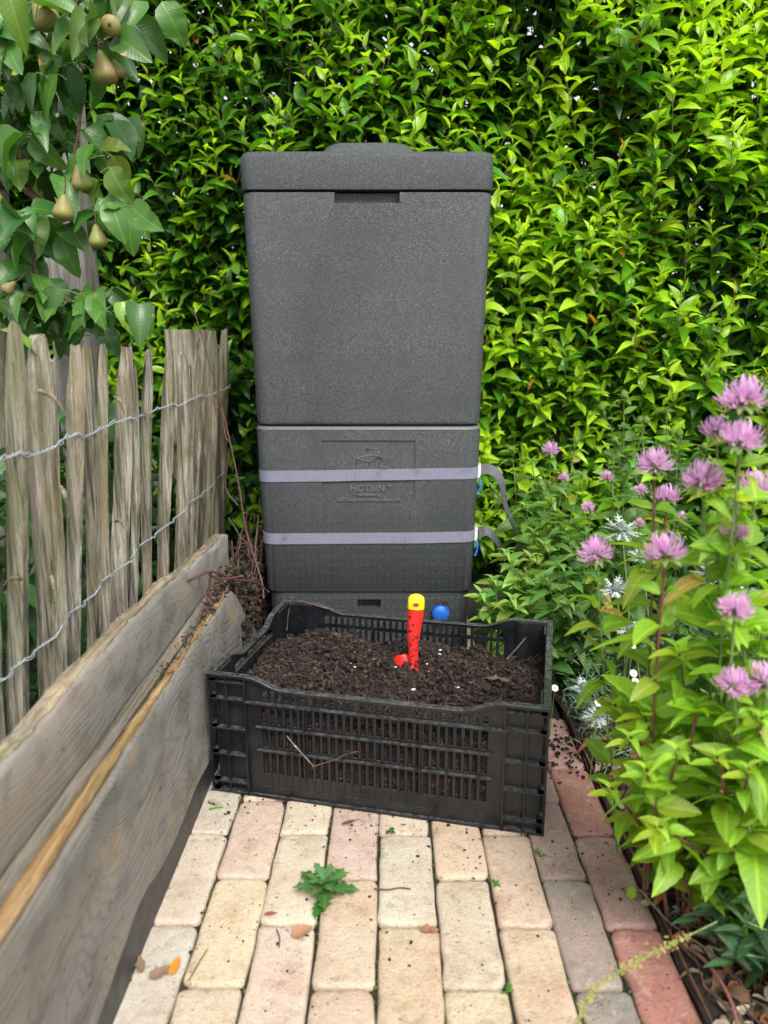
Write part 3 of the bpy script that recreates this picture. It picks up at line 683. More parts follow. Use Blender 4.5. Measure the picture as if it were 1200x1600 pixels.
for k in range(4):
    Ls = CW if k%2==0 else CD; cor=.072; Mx=side_M(k); b=MB(); w0,w1=-.011,-.0085   # wall sheet set back from the corner columns
    u0,u1=cor-.002,Ls-cor+.002; zs=[.004]+[z for r_ in ROWS for z in r_]
    s0,s1=u0+.030,u1-.030
    # solid bands between the slot rows
    bands=[(.004,.047),(.090,.100),(.135,.146),(.184,.193)]
    for (z0,z1) in bands: b.box(s0,s1,w0,w1,z0,z1,Mx)
    b.box(u0,s0,w0,w1,.004,.2105,Mx); b.box(s1,u1,w0,w1,.004,.2105,Mx)
    n=int((s1-s0)/.0137); pitch=(s1-s0)/n
    for ri,(z0,z1) in enumerate(ROWS):
        for i in range(1,n):
            u=s0+i*pitch; hw=.0026
            if k%2==1 and ri==3 and .11<u<Ls-.11: continue
            b.box(u-hw,u+hw,w0-.001,w1+.001,z0,z1,Mx)
    # blind slots under the lowest row
    for i in range(1,n): b.box(s0+i*pitch-.0012,s0+i*pitch+.0012,w1,w1+.0012,.022,.045,Mx)
    b.box(s0,s1,w1,w1+.0012,.0200,.0215,Mx)
    # top band follows the dipping rim
    N=30; top=[(u0+(u1-u0)*i/N, rimz(u0+(u1-u0)*i/N,Ls,cor)-.002) for i in range(N+1)]
    if k%2==0: b.prism([(u0,.2105)]+[(u1,.2105)]+top[::-1],w0,w1,Mx)
    else: b.prism([(u0,.2105)]+[(u1,.2105)]+top[::-1],w0,w1,Mx)
    b.build('side_panel',M['crate'],crate)
    # ledges and ribs outside the wall
    b=MB()
    for zz,pr in ((.188,.0105),(.1405,.008),(.095,.008)):
        ua,ub_=(u0,u1) if zz>.18 else (u0+.02,u1-.02)
        b.box(ua,ub_,w1-.0003,w1+pr,zz-.0011,zz+.0011,Mx)
    for fu in ((.30,.645) if k%2==0 else (.5,)):
        u=fu*Ls; b.box(u-.0012,u+.0012,w1-.0004,w1+.0084,.046,.1868,Mx)
    b.box(u0,u1,w1-.0002,w1+.006,.0005,.005,Mx)
    b.build('rib',M['crate'],crate)
# corner columns: an L of recessed walls with a grid of ribs
for k in range(4):
    b=MB()
    for kk,flip in ((k,False),((k+3)%4,True)):
        Ls = CW if kk%2==0 else CD; Mx=side_M(kk); cor=.072
        a0,a1=(0.0105,cor) if not flip else (Ls-cor,Ls-.0105)
        b.box(a0,a1,-.0165,-.0140,.003,CH-.004,Mx)
        for zz in (.0035,.0225,.078,.130,.188,.221,): b.box(a0-.009 if not flip else a0,a1 if not flip else a1+.009,-.0142,-.0006,zz,zz+.0026,Mx)
        e=cor if not flip else Ls-cor
        b.box(e-.0016,e+.0016,-.0155,-.0001,.002,CH-.003,Mx)
        m=(.036) if not flip else Ls-.036
        b.box(m-.0013,m+.0013,-.0145,-.0010,.0042,CH-.005,Mx)
    cx0,cy0=((0,0),(CW,0),(CW,CD),(0,CD))[k]; sx=1 if cx0==0 else -1; sy=1 if cy0==0 else -1
    xs=sorted((cx0+sx*.0004,cx0+sx*.0044)); ys=sorted((cy0+sy*.0004,cy0+sy*.0044)); b.box(xs[0],xs[1],ys[0],ys[1],.0032,CH-.0062)
    b.build('corner_column',M['crate'],crate)
# rim all round
RR=[]
for k in range(4):
    Ls = CW if k%2==0 else CD; Mx=side_M(k); N=34
    for i in range(N):
        u=Ls*i/N; z=rimz(u,Ls,.072)
        ww=.0125
        # mitre at the corners
        uo=u; ui=max(.0135,min(Ls-.0135,u)); 
        RR.append([Mx@Vector((uo,.0005,z-.006)),Mx@Vector((uo,.0008,z-.001)),Mx@Vector((uo,-.0004,z)),Mx@Vector((ui,-.0118,z)),Mx@Vector((ui,-.0128,z-.001)),Mx@Vector((ui,-.0128,z-.003)),Mx@Vector((ui,-.0035 if True else 0,z-.0032)),Mx@Vector((uo,-.0012,z-.006))])
RR.append(RR[0]); b=MB(); b.rings(RR,False,False); b.build('rim',M['crate'],crate,True,35)
b=MB(); b.box(.012,CW-.012,.012,CD-.012,.0035,.006)
for i in range(12): b.box(.02+i*.048,.026+i*.048,.0125,CD-.0125,.0005,.0032)
b.build('crate_floor',M['crate'],crate)

# compost in the crate
def sz_(x,y):
    e=min(x,CW-x,y,CD-y); m=.170+.030*math.exp(-(((x-.32)/.16)**2+((y-.20)/.12)**2))+.012*math.exp(-(((x-.12)/.09)**2+((y-.22)/.1)**2))-.012*(x/CW)
    return m-.010*math.exp(-(e-.013)/.02)+.020*nz(x,y,9)+.013*nz(x+3,y,26)+.007*nz(x,y+5,75)+.004*nz(x,y+2,190)
nx,ny=230,160; V=[];F=[]; x0,x1,y0,y1=.0145,CW-.0145,.0145,CD-.0145
for j in range(ny+1):
    for i in range(nx+1):
        x=x0+(x1-x0)*i/nx; y=y0+(y1-y0)*j/ny; V.append((x,y,sz_(x,y)))
for j in range(ny):
    for i in range(nx): a=j*(nx+1)+i; F.append((a,a+1,a+nx+2,a+nx+1))
# sides, lumpy where they press against the slots
per=[(i,0) for i in range(nx)]+[(nx,j) for j in range(ny)]+[(i,ny) for i in range(nx,0,-1)]+[(0,j) for j in range(ny,0,-1)]
KZ=26; base_i=len(V); np_=len(per)
for q in range(1,KZ+1):
    for (i,j) in per:
        x,y,z=V[j*(nx+1)+i]; zz=z*(1-q/KZ)+.0065*(q/KZ); d=.005*abs(noise.noise(Vector((x*60,y*60,zz*60))))+.003*abs(noise.noise(Vector((x*170,y*170,zz*170)))); d=min(d+.0,.008) if q<KZ else .004
        nxn=(1 if i==0 else(-1 if i==nx else 0)); nyn=(1 if j==0 else(-1 if j==ny else 0)); V.append((x+nxn*d,y+nyn*d,zz))
for q in range(KZ):
    for t in range(np_):
        a=(per[t][1]*(nx+1)+per[t][0]) if q==0 else base_i+(q-1)*np_+t
        t2=(t+1)%np_; b_=(per[t2][1]*(nx+1)+per[t2][0]) if q==0 else base_i+(q-1)*np_+t2
        F.append((a,base_i+q*np_+t,base_i+q*np_+t2,b_))
comp=pyobj('compost',V,F,M['compost'],None,True); comp.location=FL; comp.rotation_euler=(0,0,ang)
tag(comp,'dark crumbly compost heaped inside the black crate','compost',kind='stuff')
pts=[];sz=[];cl=[]
for i in range(15000):
    x=random.uniform(.022,CW-.022); y=random.uniform(.022,CD-.022); s_=.0009+.0052*random.random()**4; z=sz_(x,y)+s_*random.uniform(-.3,.9)+.004*random.random()**3
    pts.append((x,y,z)); sz.append(s_); k=random.random(); cl.append(tuple(np.array((.009,.006,.005))*(1-k)+np.array((.050,.030,.022))*k**2+ (np.array((.02,.01,.005)) if random.random()<.1 else 0)))
o=blob_cloud('clods',pts,sz,cl,M['chunk'],1,.8,comp,.5); o['kind']='stuff'
pts=[];sz=[];cl=[]
for i in range(150):
    x=random.uniform(.03,CW-.03); y=random.uniform(.03,CD-.03)
    for q in range(14):
        dx,dy=random.gauss(0,.005),random.gauss(0,.005); x_=min(CW-.02,max(.02,x+dx)); y_=min(CD-.02,max(.02,y+dy)); s_=random.uniform(.002,.0052); pts.append((x_,y_,sz_(x,y)+random.uniform(0,.009))); sz.append(s_); k=random.random(); cl.append((.009+.03*k*k,.006+.019*k*k,.005+.014*k*k))
o=blob_cloud('lumps',pts,sz,cl,M['chunk'],2,.9,comp,.32); o['kind']='stuff'
pts=[];sz=[];cl=[]
for i in range(75):
    x=random.uniform(.03,CW-.03); y=random.uniform(.03,CD-.03); s_=random.choice([.0014,.002,.0028,.004]); pts.append((x,y,sz_(x,y)+.004)); sz.append(s_); cl.append(random.choice([(.62,.50,.30),(.60,.56,.48),(.40,.26,.12),(.30,.15,.08)]))
o=blob_cloud('eggshell_bits',pts,sz,cl,M['chunk'],1,.4,comp,.6); o['kind']='stuff'
ln=[]
for i in range(420):
    x=random.uniform(.03,CW-.03); y=random.uniform(.03,CD-.03); a=random.uniform(0,6.28); L=random.uniform(.008,.04); z=sz_(x,y)+.003
    p0=Vector((x,y,z)); x2=min(CW-.02,max(.02,x+L*math.cos(a))); y2=min(CD-.02,max(.02,y+L*math.sin(a))); p2=Vector((x2,y2,sz_(x2,y2)+random.uniform(.001,.010)))
    ln.append(([p0,p0.lerp(p2,.5)+Vector((0,0,random.uniform(0,.006))),p2],[.0007,.0009,.0004]))
o=tri_tubes('fibres',ln,M['twig'],comp,4); o['kind']='stuff'
# crumbs pressed against the slots, seen from outside
pts=[];sz=[];cl=[]
for i in range(3200):
    k=random.choice((0,0,0,1,3)); Ls=CW if k%2==0 else CD; u=random.uniform(.08,Ls-.08); z=random.uniform(.02,.165); p=side_M(k)@Vector((u,-.0145-random.random()*.004,z)); pts.append(tuple(p)); sz.append(random.uniform(.0012,.0034)); q=random.random(); cl.append(tuple(np.array((.012,.008,.006))*(1-q)+np.array((.07,.036,.024))*q*q*q))
o=blob_cloud('side_clods',pts,sz,cl,M['chunk'],1,.9,comp,.5); o['kind']='stuff'

# trowel
Tb=at(645,1042,1.36); Tt=at(651,928,1.375)
trow=empty('trowel',Tb,0,'red hand trowel with yellow handle tip stuck upright in the compost','trowel')
ax=(Tt-Tb); Lh=ax.length; ax.normalize(); xx=(Vector((1,0,0))-ax*ax.x).normalized(); yy_=ax.cross(xx); Rm=Matrix((xx,yy_,ax)).transposed()
def lathe(prof,squash,n=20):
    RRr=[]
    for t,r_,off in prof:
        RRr.append([Rm@Vector((r_*math.cos(2*math.pi*k/n)+off, r_*squash*math.sin(2*math.pi*k/n), t*Lh)) for k in range(n)])
    b=MB(); b.rings(RRr); return b
hp=[(-.12,.0075,.004),(.0,.0085,.003),(.10,.0095,.001),(.22,.0095,-.001),(.34,.0110,-.002),(.48,.0130,-.0015),(.62,.0150,-.0005),(.74,.0158,0),(.80,.0160,0)]
hn=lathe(hp,.62).build('handle',M['red'],trow,True,60)
cp=[(.80,.0163,0),(.86,.0165,0),(.92,.0163,0),(.96,.0145,0),(.985,.0105,0),(1.0,.004,0)]
kp=lathe(cp,.64).build('handle_tip',M['yellow'],trow,True,60)
def hole(t,off,r_,parent,mat,elong=1.2,dep=-.0105):
    b=MB(); RRr=[]
    for rr_,y in ((r_,dep+.0004),(r_*.8,dep-.0007),(r_*.2,dep-.0009)):
        RRr.append([Rm@Vector((off+rr_*elong*math.cos(2*math.pi*k/12), -abs(y) if True else y, t*Lh+rr_*math.sin(2*math.pi*k/12))) for k in range(12)])
    b.rings(RRr[::-1],True,False); return b.build('hole',mat,parent,True)
def surf(t,off):
    pr=hp if t<.8 else cp; 
    for a,b_ in zip(pr,pr[1:]):
        if a[0]<=t<=b_[0]: k=(t-a[0])/(b_[0]-a[0]); r_=a[1]+(b_[1]-a[1])*k; oc=a[2]+(b_[2]-a[2])*k
    return -(math.sqrt(max(0,1-((off-oc)/r_)**2))*r_*(.62 if t<.8 else .64)+.0003)
for t,off,r_ in ((.70,-.0105,.0030),(.595,-.0035,.0026),(.505,-.0095,.0030),(.42,.0030,.0022),(.39,-.003,.0022),(.31,-.0070,.0024),(.60,.0085,.0010),(.26,.001,.0014),(.20,-.003,.0012),(.36,.007,.0012)):
    hole(t,off,r_,hn,M['black'],.9,surf(t,off))
mh=m_plain('hanging_hole',(.20,.07,.01),.6); 
ringb=MB(); 
hole(.87,-.001,.0050,kp,mh,1.35,surf(.87,0)-.0002)
b=MB(); P=[Rm@Vector((-.001+.0068*math.cos(a),surf(.87,0)-.0001,.87*Lh+.0050*math.sin(a))) for a in [2*math.pi*k/20 for k in range(21)]]; b.tube(P,.0009,5); b.build('hole_rim',M['yellow'],kp,True)
rt=random.Random(4); pts=[];sz=[];cl=[]
for i in range(90):
    t=.02+.5*rt.random()**1.8; a=rt.uniform(-1.5,1.5); off=.009*math.sin(a); pts.append(tuple(Rm@Vector((off+(.002 if t<.2 else -.002),surf(t,off*.8)-.0003,t*Lh)))); sz.append(rt.uniform(.0004,.0012)*(1.8 if t<.12 else 1)); cl.append((.012,.009,.008))
o=blob_cloud('soil_specks',pts,sz,cl,M['chunk'],1,1,hn,.3); o['kind']='stuff'
# the blade, mostly buried; its shoulder shows left of the handle
bl=MB(); RRr=[]
for t,wd in ((.0,.010),(.012,.022),(.03,.030),(.06,.032),(.10,.026),(.13,.010)):
    row=[]
    for k in range(9):
        a=(k/8-.5)*2.2; row.append(Vector((-.006+wd*math.sin(a)/math.sin(1.1),.004-.014*(math.cos(a)-.45),.030-t)))
    row2=[p+Vector((0,.0014,0)) for p in row[::-1]]; RRr.append(row+row2)
bl.rings(RRr); o=bl.build('blade',M['red'],trow,True,50); o.rotation_euler=(R(-12),R(-14),R(-12)); o.location=(-.013,.010,-.010)
b=MB(); b.tube(spline([(.004,0,.006),(-.004,-.003,-.004),(-.012,-.008,-.022)],5),.0052,8); b.build('neck',M['red'],trow,True)

# ------------------------------------------------------------------ boards of the raised edge
def board(name, x_face, thick, y0, y1, zt, zb, mat, label, cat='board', skew=0, rough=.002, lean=0, group=None):
    NY=90; NZ=8; RRr=[]
    for i in range(NY+1):
        f=i/NY; y=y0+(y1-y0)*f; a=zt(y); b_=zb(y)
        row=[]
        prof=[(0,b_),(0,b_+.004)]+[(0,b_+(a-b_)*k/NZ) for k in range(1,NZ)]+[(0,a-.004),(-.003,a),(-thick+.003,a),(-thick,a-.004),(-thick,b_)]
        for (dx,z) in prof:
            yy=y+(skew*(1-(z-b_)/(a-b_)) if i==NY else skew*(1-(z-b_)/(a-b_))*max(0,(f-.6)/.4))
            n1=noise.noise(Vector((x_face*9,yy*6,z*14))); row.append((x_face+YAW*yy+dx+rough*n1+lean*z+ .0006*noise.noise(Vector((yy*40,z*60,dx*90))), yy, z+ (rough*.9*noise.noise(Vector((yy*14,dx*40,3.))) if z>a-.01 or z<b_+.005 else 0)))
        RRr.append(row)
    yc=(y0+y1)/2; b=MB(); b.rings([[ (p[0]-x_face,p[1]-yc,p[2]) for p in r_] for r_ in RRr]); o=b.build(name,mat,None,True,40); o.location=(x_face,yc,0)
    return tag(o,label,cat,group)
zbB=lambda y:.058+.012*math.sin(y*9)+.008*math.sin(y*23+1)-.02*max(0,.75-y)*2
board('board',-.337,.024,.15,1.516,lambda y:.300+.002*math.sin(y*7),zbB,M['board'],'grey weathered plank with knots and flowing grain beside the brick path',skew=.30,rough=.003)
board('board',-.3395,.020,.15,1.80,lambda y:zbB(y)+.03,lambda y:-.03,M['dark'],'dark kickboard under the grey knotty plank, along the bricks',rough=.001)  # darker board set slightly back below the plank
zA=lambda y:.403+.004*math.sin(y*8)+.002*math.sin(y*31)-max(0,y-1.25)*.075
board('board',-.383,.034,.10,1.70,zA,lambda y:.0,M['board2'],'smooth grey back plank with mossy worn top edge, against the picket fence',skew=.04,rough=.003)
# mossy bark left on its top edge
b=MB(); RRr=[]
for i in range(210):
    y=.12+i*.00753; r_=.0068+.004*noise.noise(Vector((y*9,0,0)))+.004*noise.noise(Vector((y*40,0,2))); cx=-.383-.020+YAW*y; cz=zA(y)+.001
    RRr.append([(cx+1.55*r_*math.cos(a)+.004*noise.noise(Vector((y*50,a*3,1))),y,cz-.001+.55*r_*math.sin(a)+.003*noise.noise(Vector((y*60,a*4,5)))) for a in [2*math.pi*k/10 for k in range(10)]])
b.rings(RRr); o=b.build('bark_strip',M['tan'],None,True); tag(o,'strip of mossy brown bark along the top of the smooth back plank','bark strip')
# orange lath lying between the two planks
b=MB(); RRr=[]
for i in range(240):
    y=.15+i*.00573; k=min(1,max(0,(1.15-y)/.5)); r_=.0055+.0045*k+.0035*noise.noise(Vector((y*6,1,0))); cx=-.337-.0135+YAW*y+.002*math.sin(y*6); cz=.3015+.003*k
    RRr.append([(cx+r_*math.cos(a)+.0025*noise.noise(Vector((y*35,a*3,1))),y,cz+r_*.9*math.sin(a)+.0025*noise.noise(Vector((y*25,a*4,5)))) for a in [2*math.pi*q/12 for q in range(12)]])
b.rings(RRr); o=b.build('lath',M['lath'],None,True); tag(o,'long rotten orange lath lying on the edge between the two planks','lath')
b=MB(); RRr=[]
for i in range(80):
    y=.2+i*.0165; cx=-.371+YAW*y+.001*math.sin(y*11); cz=.300+.002*noise.noise(Vector((y*9,3,0)))
    RRr.append([(cx+dx,y,cz+dz+.001*noise.noise(Vector((y*40,dx*90,5)))) for dx,dz in ((-.008,-.02),(.008,-.02),(.0075,.003),(.002,.007),(-.0075,.009))])
b.rings(RRr); o=b.build('lath',M['greylath'],None,True,40); tag(o,'thin grey split lath against the smooth back plank','lath')

# ------------------------------------------------------------------ picket fence
fence=empty('picket_fence',(-.48,1.5,0),0,'rustic chestnut paling fence of split grey pickets wired together','fence')
FX=lambda y:-.487+YAW*y
pk=[(-75,515,50),(-22,520,50),(19,507,46),(68,528,58),(90,560,26),(114,543,34),(141,541,34),(167,541,24),(196,543,38),(208,575,20),(235,548,27),(266,548,26),(288,553,24),(302,572,20),(312,530,26),(333,520,24),(353,515,20)]
pos=[]
for idx_,(px,py,wp) in enumerate(pk):
    y=1.0
    for _ in range(8): zc=1170*-FX(y)/(600-px); y=zc/.974
    p=at(px,py,y); zt=p.z; r=wp/1170*zc/2*.80; pos.append((y,FX(y),r)); rr=random.Random(idx_*3+1)
    n=9; RRr=[]; shape=[1+rr.uniform(-.22,.16) for _ in range(n)]; lx,ly=rr.uniform(-.012,.012),rr.uniform(-.012,.012); NL=44
    for i in range(NL+1):
        z=-.06+(zt+.06)*i/NL; f=i/NL; top=max(0,(z-(zt-.085))/.085); row=[]
        sx=1-.45*top**1.3; sy=1-.5*top**1.3
        bend=.006*math.sin(f*4+idx_*2)
        for k in range(n):
            a=2*math.pi*k/n+.3*idx_; wv=1+.17*noise.noise(Vector((k*2.3,z*5,idx_)))+.10*noise.noise(Vector((k*5,z*24,idx_)))
            rx=r*shape[k]*wv; row.append((FX(y)-.085*(.83-z)+bend+lx*(f-.5)+rx*math.cos(a)*sx, y+ly*(f-.5)+bend*.5+rx*.85*math.sin(a)*sy, z+ (rr.uniform(-.006,.006) if i==NL else 0)))
        RRr.append(row)
    b=MB(); cx,cy=FX(y),y; b.rings([[(p_[0]-cx,p_[1]-cy,p_[2]) for p_ in r_] for r_ in RRr]); o=b.build('picket',M['picket'],fence,True,38); o.location=(cx+.48,cy-1.5,0)
pos.sort()
for wi,(za,zb_) in enumerate(((.672,.680),(.380,.425),)):
    for st_ in range(2):
        P=[]
        for q,(y,x,r) in enumerate(pos):
            z=za+(zb_-za)*q/len(pos)+.004*math.sin(q*2.1+wi); x=x-.085*(.83-z)
            P+= [Vector((x+r*.96+.003+.001*st_, y-r*.35, z+.0022*(st_*2-1))), Vector((x+r*.96+.003, y+r*.35, z+.0030*(st_*2-1)+.001))]
            if q<len(pos)-1:
                y2,x2,r2=pos[q+1]; g0=y+r*.8; g1=y2-r2*.8
                if g1-g0>.014:
                    x2=x2-.085*(.83-z); m=max(4,int((g1-g0)/.0035))
                    for t in range(m+1):
                        f=t/m; a=f*(g1-g0)/.014*6.28+st_*math.pi; xx=(x+r*.9)*(1-f)+(x2+r2*.9)*f-.010*math.sin(f*math.pi); P.append(Vector((xx+.0017*math.cos(a), g0+(g1-g0)*f, z+.0017*math.sin(a)-.005*math.sin(f*math.pi))))
        b=MB(); b.tube(P,.0009,5); o=b.build('wire',M['wire'],fence,True); o.location=(.48,-1.5,0)
# peeling splinters of bark on the pickets
b=MB()
for (px,py,dx,dy,yy) in ((95,760,12,48,1.05),(60,610,45,40,1.02),(178,620,18,30,1.36),(180,815,14,10,1.34),(35,905,-30,10,.98),(225,640,6,40,1.5),(80,900,8,60,1.08)):
    p0=at(px,py,yy-.03); p1=at(px+dx*.5,py+dy*.4-6,yy-.045); p2=at(px+dx,py+dy,yy-.04); b.tube(spline([p0,p1,p2],5),[.0024,.003,.003,.003,.0035,.003,.003,.002,.0015,.001,.0006],5)
o=b.build('bark_splinters',M['tan'],fence,True); o.location=(.48,-1.5,0); o['kind']='stuff'
def post(name,c,w,d,zt,mat,label,tl=(0,0)):
    b=MB(); RRr=[]
    for i in range(17):
        z=-.05+(zt+.05)*i/16; row=[]
        for k,(x,y) in enumerate(((-1,-1),(-.9,-1.0),(0,-1),(.9,-1),(1,-1),(1,-.9),(1,0),(1,.9),(1,1),(0,1),(-1,1),(-1,0))):
            row.append((x*w/2+.003*noise.noise(Vector((k,z*4,w*50)))+tl[0]*z,y*d/2+.003*noise.noise(Vector((k+9,z*4,1)))+tl[1]*z,z+(.006*noise.noise(Vector((x,y,7)))if i==16 else 0)))
        RRr.append(row)
    b.rings(RRr); o=b.build(name,mat,None,True,40); o.location=c; return tag(o,label,'post')
p=at(297,515,2.22); post('fence_post',(p.x,p.y,0),.125,.08,p.z,M['picket'],'broad flat topped wooden post behind the far end of the picket fence')
p=at(84,97,1.95); post('garden_post',(p.x+.0,p.y,0),.095,.09,p.z,M['post'],'tall pale grey post standing behind the pear tree leaves')

# ------------------------------------------------------------------ pear tree
PB=np.array((-.98,1.55,0.)); pear=empty('pear_tree',PB,0,'pear tree with large leaves and small russet pears above the picket fence','tree')
def px(*pts): return [at(*p) for p in pts]
lines=[(spline(px((-10,1050,1.62),(2,620,1.62),(5,400,1.60),(-4,250,1.60),(-25,60,1.60)),6),None,.017)]
brs=[(px((-6,300,1.60),(18,270,1.56),(45,300,1.52),(70,318,1.50),(100,330,1.48),(135,340,1.46),(150,338,1.45)),.0095),
     (px((-20,80,1.6),(30,70,1.52),(60,68,1.50),(95,55,1.46),(130,60,1.44),(150,55,1.43)),.008),
     (px((-10,480,1.62),(40,470,1.55),(75,455,1.52),(120,475,1.48),(150,480,1.46)),.006),
     (px((100,330,1.48),(108,280,1.46),(120,220,1.46),(128,170,1.46)),.0045),(px((40,300,1.52),(30,230,1.5),(10,160,1.5)),.004),
     (px((60,440,1.5),(52,400,1.5),(50,350,1.5)),.004),(px((140,500,1.48),(158,470,1.46),(168,450,1.45)),.004),(px((80,480,1.5),(78,455,1.5)),.006),
     (px((60,68,1.50),(80,30,1.48),(120,5,1.46),(160,-30,1.45)),.005),(px((95,55,1.46),(150,70,1.44),(190,40,1.43)),.003)]
tb=MB(); tb.tube(lines[0][0],[.021-.0003*i for i in range(len(lines[0][0]))],10); o=tb.build('trunk',M['bark'],pear,True); o.location=-PB
for P,r in brs:
    b=MB(); S=spline(P,4); b.tube(S,[r*(1-.6*i/len(S))*(1+.15*noise.noise(Vector((i*.9,r*900,0)))) for i in range(len(S))],7); o=b.build('branch',M['twig'],pear,True); o.location=-PB
pl=Leaves(T_PEAR); pet=[]
cl_=[(40,40,9),(110,25,8),(150,60,6),(90,100,6),(30,130,8),(150,190,8),(60,210,8),(20,250,6),(120,225,6),(30,80,6),(15,20,6),(190,335,6),(165,330,4),(70,355,5),(35,370,6),(100,480,8),(60,470,7),(160,475,7),(195,490,6),(120,455,5),(30,430,6),(180,20,5),(210,-10,5),(60,160,5),(5,190,6),(85,275,5),(20,330,4),(10,480,6),(130,510,5),(170,250,4),(0,60,5),(60,515,5),(75,-10,8),(130,110,4)]
rp=random.Random(3)
for (cx,cy,n) in cl_:
    yc=rp.uniform(1.42,1.60)
    for i in range(int(n*1.35)):
        p0=at(cx+rp.gauss(0,14),cy+rp.gauss(0,12),yc+rp.gauss(0,.03)); a=rp.uniform(0,6.28)
        pd=Vector((math.cos(a),math.sin(a)*.8-.2,rp.uniform(-.2,.6))).normalized(); pe=p0+pd*rp.uniform(.015,.03)
        D=Vector((pd.x*.8+rp.gauss(0,.2),pd.y*.6-.15+rp.gauss(0,.2),rp.uniform(-1.3,.05))).normalized()
        N=Vector((rp.gauss(0,.5),-.75+rp.gauss(0,.45),.75)); k=rp.random()
        c=np.array((.035,.115,.022))*(1-k)+np.array((.095,.225,.035))*k
        if rp.random()<.10: c=np.array((.20,.34,.05))
        pl.add(pe,D,N,rp.uniform(.050,.084),rp.uniform(.78,1.02),c*rp.uniform(.85,1.15)); pet.append(([p0,(p0+pe)/2+Vector((0,0,.002)),pe],[.0010,.0009,.0009]))
# one big near leaf at the very top left corner
pl.add(at(8,-30,1.15),(.25,-.1,-1),(.3,-1,.3),.085,.7,np.array((.17,.33,.04)))
pl.add(at(0,515,1.05),(.5,.1,-.28),(0,-.4,1),.06,.5,np.array((.16,.32,.03)))
pl.fin(); leaf_objs(pl,range(len(pl.P)),'pear',M['pear'],pear,PB)
o=tri_tubes('petioles',pet,M['stem'],pear); o.location=-PB; o['kind']='stuff'
prof=[(0,.0015),(.03,.07),(.10,.14),(.22,.20),(.34,.27),(.46,.35),(.58,.41),(.70,.445),(.80,.44),(.90,.36),(.97,.19),(.985,.10),(.975,.03)]
def pear_fruit(p,L,tilt,lab=None):
    b=MB(); n=18; b.rings([[(r_*L*math.cos(2*math.pi*k/n)*.88,r_*L*math.sin(2*math.pi*k/n)*.88,-t*L) for k in range(n)] for t,r_ in prof]); o=b.build('pear',M['fruit'],pear,True)
    o.location=Vector(p)-Vector(PB); o.rotation_euler=(tilt[0],tilt[1],0)
    s_=MB(); s_.tube(spline([(0,0,-.001),(.002,0,.012),(.0,0,.030)],4),[.0013]*9,6); s_.build('stalk',M['twig'],o,True)
    c=MB(); c.add([(.0,0,-L*1.0)]+[((.0055 if k%2 else .002)*math.cos(math.pi*k/5),(.0055 if k%2 else .002)*math.sin(math.pi*k/5),-L*1.0-.0015) for k in range(10)],[(0,1+(k+1)%10,1+k) for k in range(10)]); c.build('calyx',M['twig'],o)
for (x_,y_,L,tl) in ((52,-8,.062,(.1,-.45)),(178,40,.046,(-1.2,-.35)),(155,78,.062,(.05,-.2)),(176,92,.036,(.3,-.4)),(121,255,.052,(.15,-.1)),(100,303,.050,(-.1,.1)),(149,350,.050,(.05,-.08)),(-8,290,.052,(0,.1)),(24,440,.035,(0,.9))):
    pear_fruit(at(x_,y_,1.42),L*random.uniform(.82,.95),tl)

# ------------------------------------------------------------------ bee balm and other plants
def petal_head(seed, n=105, rad=.026):
    rr=random.Random(seed); V=[];T=[];Cc=[]
    for i in range(n):
        el=rr.uniform(-.15,1.35) if i>n*.35 else rr.uniform(-.25,.4); a=rr.uniform(0,6.28); L=rad*rr.uniform(.75,1.12)
        d=Vector((math.cos(a)*math.cos(el),math.sin(a)*math.cos(el),math.sin(el))); s_=Vector((-math.sin(a),math.cos(a),0)); up=s_.cross(d)
        k=rr.random(); col=np.array((.88,.42,.80))*(1-k)+np.array((.96,.70,.94))*k
        fork=rr.random()<.7; w0=.0007; n0=len(V); st=[(.15,w0,0),(.5,w0*1.3,.06),(.8,w0*2.0,.10 if fork else .05),(1.0,w0*.7,(-.12 if fork else -.05))]
        for t,wd,cv in st:
            c=d*L*t+up*L*cv*(1 if rr.random()<2 else 0); V+=[c-s_*wd,c+up*wd*.8,c+s_*wd]; Cc+=[col*(.75+.25*t)]*3
        for q in range(3):
            A=n0+q*3
            for e in (0,1): T+=[(A+e,A+e+1,A+e+4),(A+e,A+e+4,A+e+3)]
    bm=bmesh.new(); bmesh.ops.create_icosphere(bm,subdivisions=1,radius=.0085); n0=len(V)
    for v in bm.verts: V.append(Vector((v.co.x,v.co.y,v.co.z*.8))); Cc.append(np.array((.22,.26,.12)))
    for f in bm.faces: T.append(tuple(v.index+n0 for v in f.verts))
    bm.free()
    for i in range(9):
        a=i*.7+rr.uniform(-.2,.2); d=Vector((math.cos(a),math.sin(a),-.12)); s_=Vector((-math.sin(a),math.cos(a),0)); L=rad*rr.uniform(.55,.85); n0=len(V)
        for t,wd,z in ((.1,.0025,-.004),(.45,.0042,-.005),(.8,.0025,-.008),(1,.0003,-.012)): c=d*L*t+Vector((0,0,z)); V+=[c-s_*wd,c+s_*wd]; Cc+=[np.array((.26,.36,.10))+.06*t*np.array((1,.4,.9))]*2
        for q in range(3): A=n0+q*2; T+=[(A,A+1,A+3),(A,A+3,A+2)]
    me=tri_mesh('flower_head',np.array([tuple(v) for v in V]),np.array(T),None,np.array(Cc)); me.materials.append(M['petal']); return me
HEADS=[petal_head(i) for i in range(5)]
